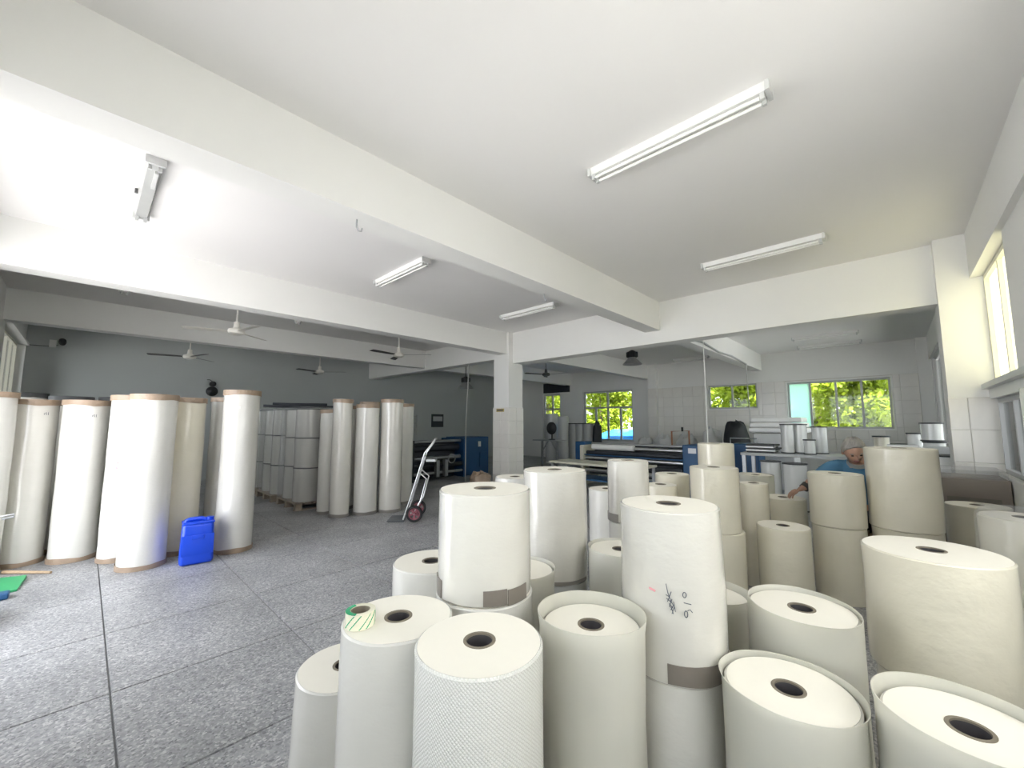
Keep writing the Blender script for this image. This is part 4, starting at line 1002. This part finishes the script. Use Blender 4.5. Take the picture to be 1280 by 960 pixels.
# ------------------------------------------------------------------ seated man
def skin_mesh(name, verts, edges, radii, m, parent=None, root=0, sub=2):
    me = bpy.data.meshes.new(name); me.from_pydata([Vector(v) for v in verts], edges, []); me.update()
    o = bpy.data.objects.new(name, me); COL.objects.link(o)
    sk = o.modifiers.new('skin', 'SKIN'); sk.use_smooth_shade = True; sk.branch_smoothing = .6
    if not me.skin_vertices: 
        bpy.context.view_layer.objects.active = o
        bpy.ops.mesh.customdata_skin_add()
    for i, r in enumerate(radii):
        me.skin_vertices[0].data[i].radius = r if isinstance(r, tuple) else (r, r); me.skin_vertices[0].data[i].use_root = (i == root)
    sb = o.modifiers.new('sub', 'SUBSURF'); sb.levels = sub; sb.render_levels = sub
    dg = bpy.context.evaluated_depsgraph_get(); me2 = bpy.data.meshes.new_from_object(o.evaluated_get(dg))
    o.modifiers.clear(); o.data = me2; me2.materials.clear(); me2.materials.append(MATS[m])
    for p in me2.polygons: p.use_smooth = True
    if parent: o.parent = parent
    return o
class Sk:
    def __init__(s): s.v = []; s.e = []; s.r = []
    def pt(s, p, r, prev=None):
        s.v.append(p); s.r.append(r); i = len(s.v) - 1
        if prev is not None: s.e.append((prev, i))
        return i
    def chain(s, prev, pts):
        for p, r in pts: prev = s.pt(p, r, prev)
        return prev
man = thing('person', 'seated person in a blue polo shirt leaning over a roll', 'person', (5.35, .25, 0))
P0 = Vector((5.35, .25, 0))
def W_(x, y, z): return (x - P0.x, y - P0.y, z)
b = Sk()
pel = b.pt(W_(5.36, .25, .56), (.13, .11))
ab = b.pt(W_(5.28, .25, .74), (.13, .105), pel); ch = b.pt(W_(5.17, .26, .92), (.145, .11), ab); up = b.pt(W_(5.09, .265, 1.035), (.10, .085), ch)
nk = b.pt(W_(5.045, .275, 1.10), .055, up); hd0 = b.pt(W_(5.01, .285, 1.15), .062, nk)
hand_at = {}
for s, name in ((1, 'out'), (-1, 'in')):
    if s == 1:
        path = [(W_(5.09, .40, 1.04), .065), (W_(5.07, .47, 1.02), .062), (W_(5.06, .60, .90), .047), (W_(5.03, .66, .855), .042), (W_(4.99, .69, .815), .034), (W_(4.95, .72, .797), .026)]
    else:
        path = [(W_(5.10, .13, 1.035), .065), (W_(5.085, .06, 1.01), .062), (W_(5.04, .00, .86), .047), (W_(5.02, .0, .80), .042), (W_(4.99, .10, .74), .034), (W_(4.965, .18, .71), .026)]
    e = b.chain(up, path); hand_at[s] = e
    wr = Vector(path[-1][0]); d = (wr - Vector(path[-2][0])).normalized(); side = d.cross(Vector((0, 0, 1))).normalized(); nrm = side.cross(d)
    palm = b.pt(wr + d * .055, (.032, .020), e)
    for k in range(4):
        o_ = (k - 1.5) * .019; base = wr + d * .085 + side * o_; Lf = (.032, .038, .035, .027)[k]
        q = b.chain(palm, [(base, .0095), (base + d * Lf - nrm * .004, .0085), (base + d * Lf * 1.7 - nrm * .018, .0075), (base + d * Lf * 2.1 - nrm * .034, .007)])
    th = wr + d * .03 + side * .034 * s
    b.chain(palm, [(th, .011), (th + d * .028 + side * .016 * s - nrm * .006, .0095), (th + d * .052 + side * .014 * s - nrm * .016, .008)])
for s in (1, -1):
    y = .25 + s * .095
    b.chain(pel, [(W_(5.30, y, .54), .095), (W_(5.12, y + s * .02, .53), .085), (W_(4.96, y + s * .03, .52), .062), (W_(4.97, y + s * .03, .38), .058), (W_(5.0, y + s * .03, .16), .042), (W_(5.0, y + s * .03, .07), .045), (W_(4.90, y + s * .035, .045), (.045, .035)), (W_(4.83, y + s * .035, .035), (.038, .028))])
body = skin_mesh('body', b.v, b.e, b.r, 'skin', man)
# head: shaped ellipsoid with brow, nose, jaw; face turned down and a little towards the window wall
hc = Vector(W_(4.985, .292, 1.195))
Mh = Matrix.Translation(hc) @ Matrix.Rotation(R(180 + 18), 4, 'Z') @ Matrix.Rotation(R(34), 4, 'Y') @ Matrix.Rotation(R(8), 4, 'X')
vs = []; fs = []; nu, nv = 40, 30
def head_pt(t, a, grow=0.):
    # local: +x is the face direction, z up
    x = math.sin(t) * math.cos(a); y = math.sin(t) * math.sin(a); z = math.cos(t)
    rx, ry, rz_ = .100, .080, .128
    if z < -.1: k = 1 - .30 * min(1, (-.1 - z) / .9); ry_ = ry * k; rx_ = rx * (1 - .10 * min(1, (-.1 - z) / .9))
    else: rx_, ry_ = rx, ry
    p = Vector((x * (rx_ + grow), y * (ry_ + grow), z * (rz_ + grow)))
    if not grow and x > .3:
        f = max(0, x - .3) / .7
        g = lambda cy, cz, sy, sz: math.exp(-((y - cy) / sy) ** 2 - ((z - cz) / sz) ** 2)
        p.x += f * (.030 * g(0, -.18, .13, .16) + .016 * g(0, .05, .10, .2) + .009 * g(0, .22, .55, .08) - .014 * (g(.36, .06, .17, .09) + g(-.36, .06, .17, .09)) + .010 * g(0, -.47, .28, .07) - .008 * g(0, -.40, .3, .03) + .014 * g(0, -.78, .3, .16))
    return p
for j in range(nv + 1):
    for i in range(nu): vs.append(Mh @ head_pt(math.pi * j / nv, 2 * math.pi * i / nu))
for j in range(nv):
    for i in range(nu): fs.append((j * nu + i, j * nu + (i + 1) % nu, (j + 1) * nu + (i + 1) % nu, (j + 1) * nu + i))
MB().add(vs, fs).build('head', 'skin', man, True)
hv = []; hf = []; rnd = random.Random(5)
NJ = 13
for j in range(NJ + 1):
    for i in range(nu):
        a = 2 * math.pi * i / nu; front = max(0, math.cos(a))
        tmax = 1.95 - 1.12 * front ** .6; tt = tmax * j / NJ
        hv.append(Mh @ head_pt(tt, a, .013 * (1 if j < NJ else .25) + rnd.uniform(-.002, .003)))
for j in range(NJ):
    for i in range(nu): hf.append((j * nu + i, j * nu + (i + 1) % nu, (j + 1) * nu + (i + 1) % nu, (j + 1) * nu + i))
MB().add(hv, hf).build('hair', 'hair', man, True)
for s in (1, -1):
    MB().lathe([(0, -.012), (.018, -.012), (.026, 0), (.022, .01), (.010, .004), (0, .004)], 16, M=Mh @ Matrix.Translation((-.005, s * .083, -.01)) @ Matrix.Diagonal((.75, 1, 1.25, 1)) @ Matrix.Rotation(R(-90 * s), 4, 'X')).build('ear', 'skin', man, True)
    MB().lathe([(0, -.010), (.008, -.006), (.010, 0), (.008, .006), (0, .010)], 12, M=Mh @ Matrix.Translation((.086, s * .031, .006)) @ Matrix.Diagonal((.7, 1.3, .6, 1))).build('eye', 'black', man, True)
    MB().tube([Mh @ Vector((.093, s * .014, .026)), Mh @ Vector((.094, s * .03, .031)), Mh @ Vector((.086, s * .046, .026))], .0045, 6).build('eyebrow', 'hair', man, True)
MB().tube([Mh @ Vector((.086, -.024, -.058)), Mh @ Vector((.099, 0, -.057)), Mh @ Vector((.086, .024, -.058))], .0035, 6).build('mouth', 'red_rim', man, True)
# shirt, collar, trousers, wristband
s_ = Sk(); a0 = s_.pt(W_(5.36, .25, .58), (.155, .13)); a1 = s_.pt(W_(5.28, .25, .74), (.152, .125), a0); a2 = s_.pt(W_(5.17, .26, .92), (.165, .128), a1); a3 = s_.pt(W_(5.095, .265, 1.035), (.118, .10), a2); s_.pt(W_(5.06, .27, 1.08), .072, a3)
s_.chain(a3, [(W_(5.09, .40, 1.04), .080), (W_(5.07, .475, 1.02), .078), (W_(5.065, .55, .945), .074), (W_(5.06, .585, .912), .072)])
s_.chain(a3, [(W_(5.10, .13, 1.035), .080), (W_(5.085, .055, 1.01), .078), (W_(5.065, .028, .93), .074), (W_(5.055, .018, .90), .072)])
skin_mesh('shirt', s_.v, s_.e, s_.r, 'polo', man)
MB().lathe([(.066, -.02), (.072, .018), (.080, .02), (.088, -.018)], 28, closed=True, M=Matrix.Translation(W_(5.05, .272, 1.092)) @ Matrix.Rotation(R(-38), 4, 'Y')).build('collar', 'collar', man, True)
p_ = Sk(); q0 = p_.pt(W_(5.37, .25, .55), (.150, .125))
for s in (1, -1):
    y = .25 + s * .095
    p_.chain(q0, [(W_(5.30, y, .54), .108), (W_(5.12, y + s * .02, .53), .098), (W_(4.96, y + s * .03, .52), .076), (W_(4.97, y + s * .03, .38), .072), (W_(5.0, y + s * .03, .14), .060)])
skin_mesh('trousers', p_.v, p_.e, p_.r, 'trousers', man)
for s in (1, -1): heap_o = MB().box(4.80 - P0.x, 5.06 - P0.x, .25 + s * .13 - .05 - P0.y, .25 + s * .13 + .05 - P0.y, .0, .085, bev=.03).build('shoe', 'black', man, True)
wv = Vector(W_(5.0, .69, .815)); wd = (Vector(W_(4.95, .725, .765)) - Vector(W_(5.03, .66, .845))).normalized()
MB().tube([wv - wd * .03, wv, wv + wd * .02], .043, 16).build('wristband', 'black', man, True)
t = thing('stool', 'low wooden stool under the seated person', 'stool', (5.38, .25, 0))
MB().lathe([(0, .37), (.16, .37), (.165, .38), (.165, .40), (.16, .41), (0, .41)], 28).build('seat', 'wood', t, True)
for k in range(4):
    a = k * math.pi / 2 + .6; MB().tube([(.16 * math.cos(a), .16 * math.sin(a), 0), (.12 * math.cos(a), .12 * math.sin(a), .37)], .016, 8).build('leg', 'wood', t, True)
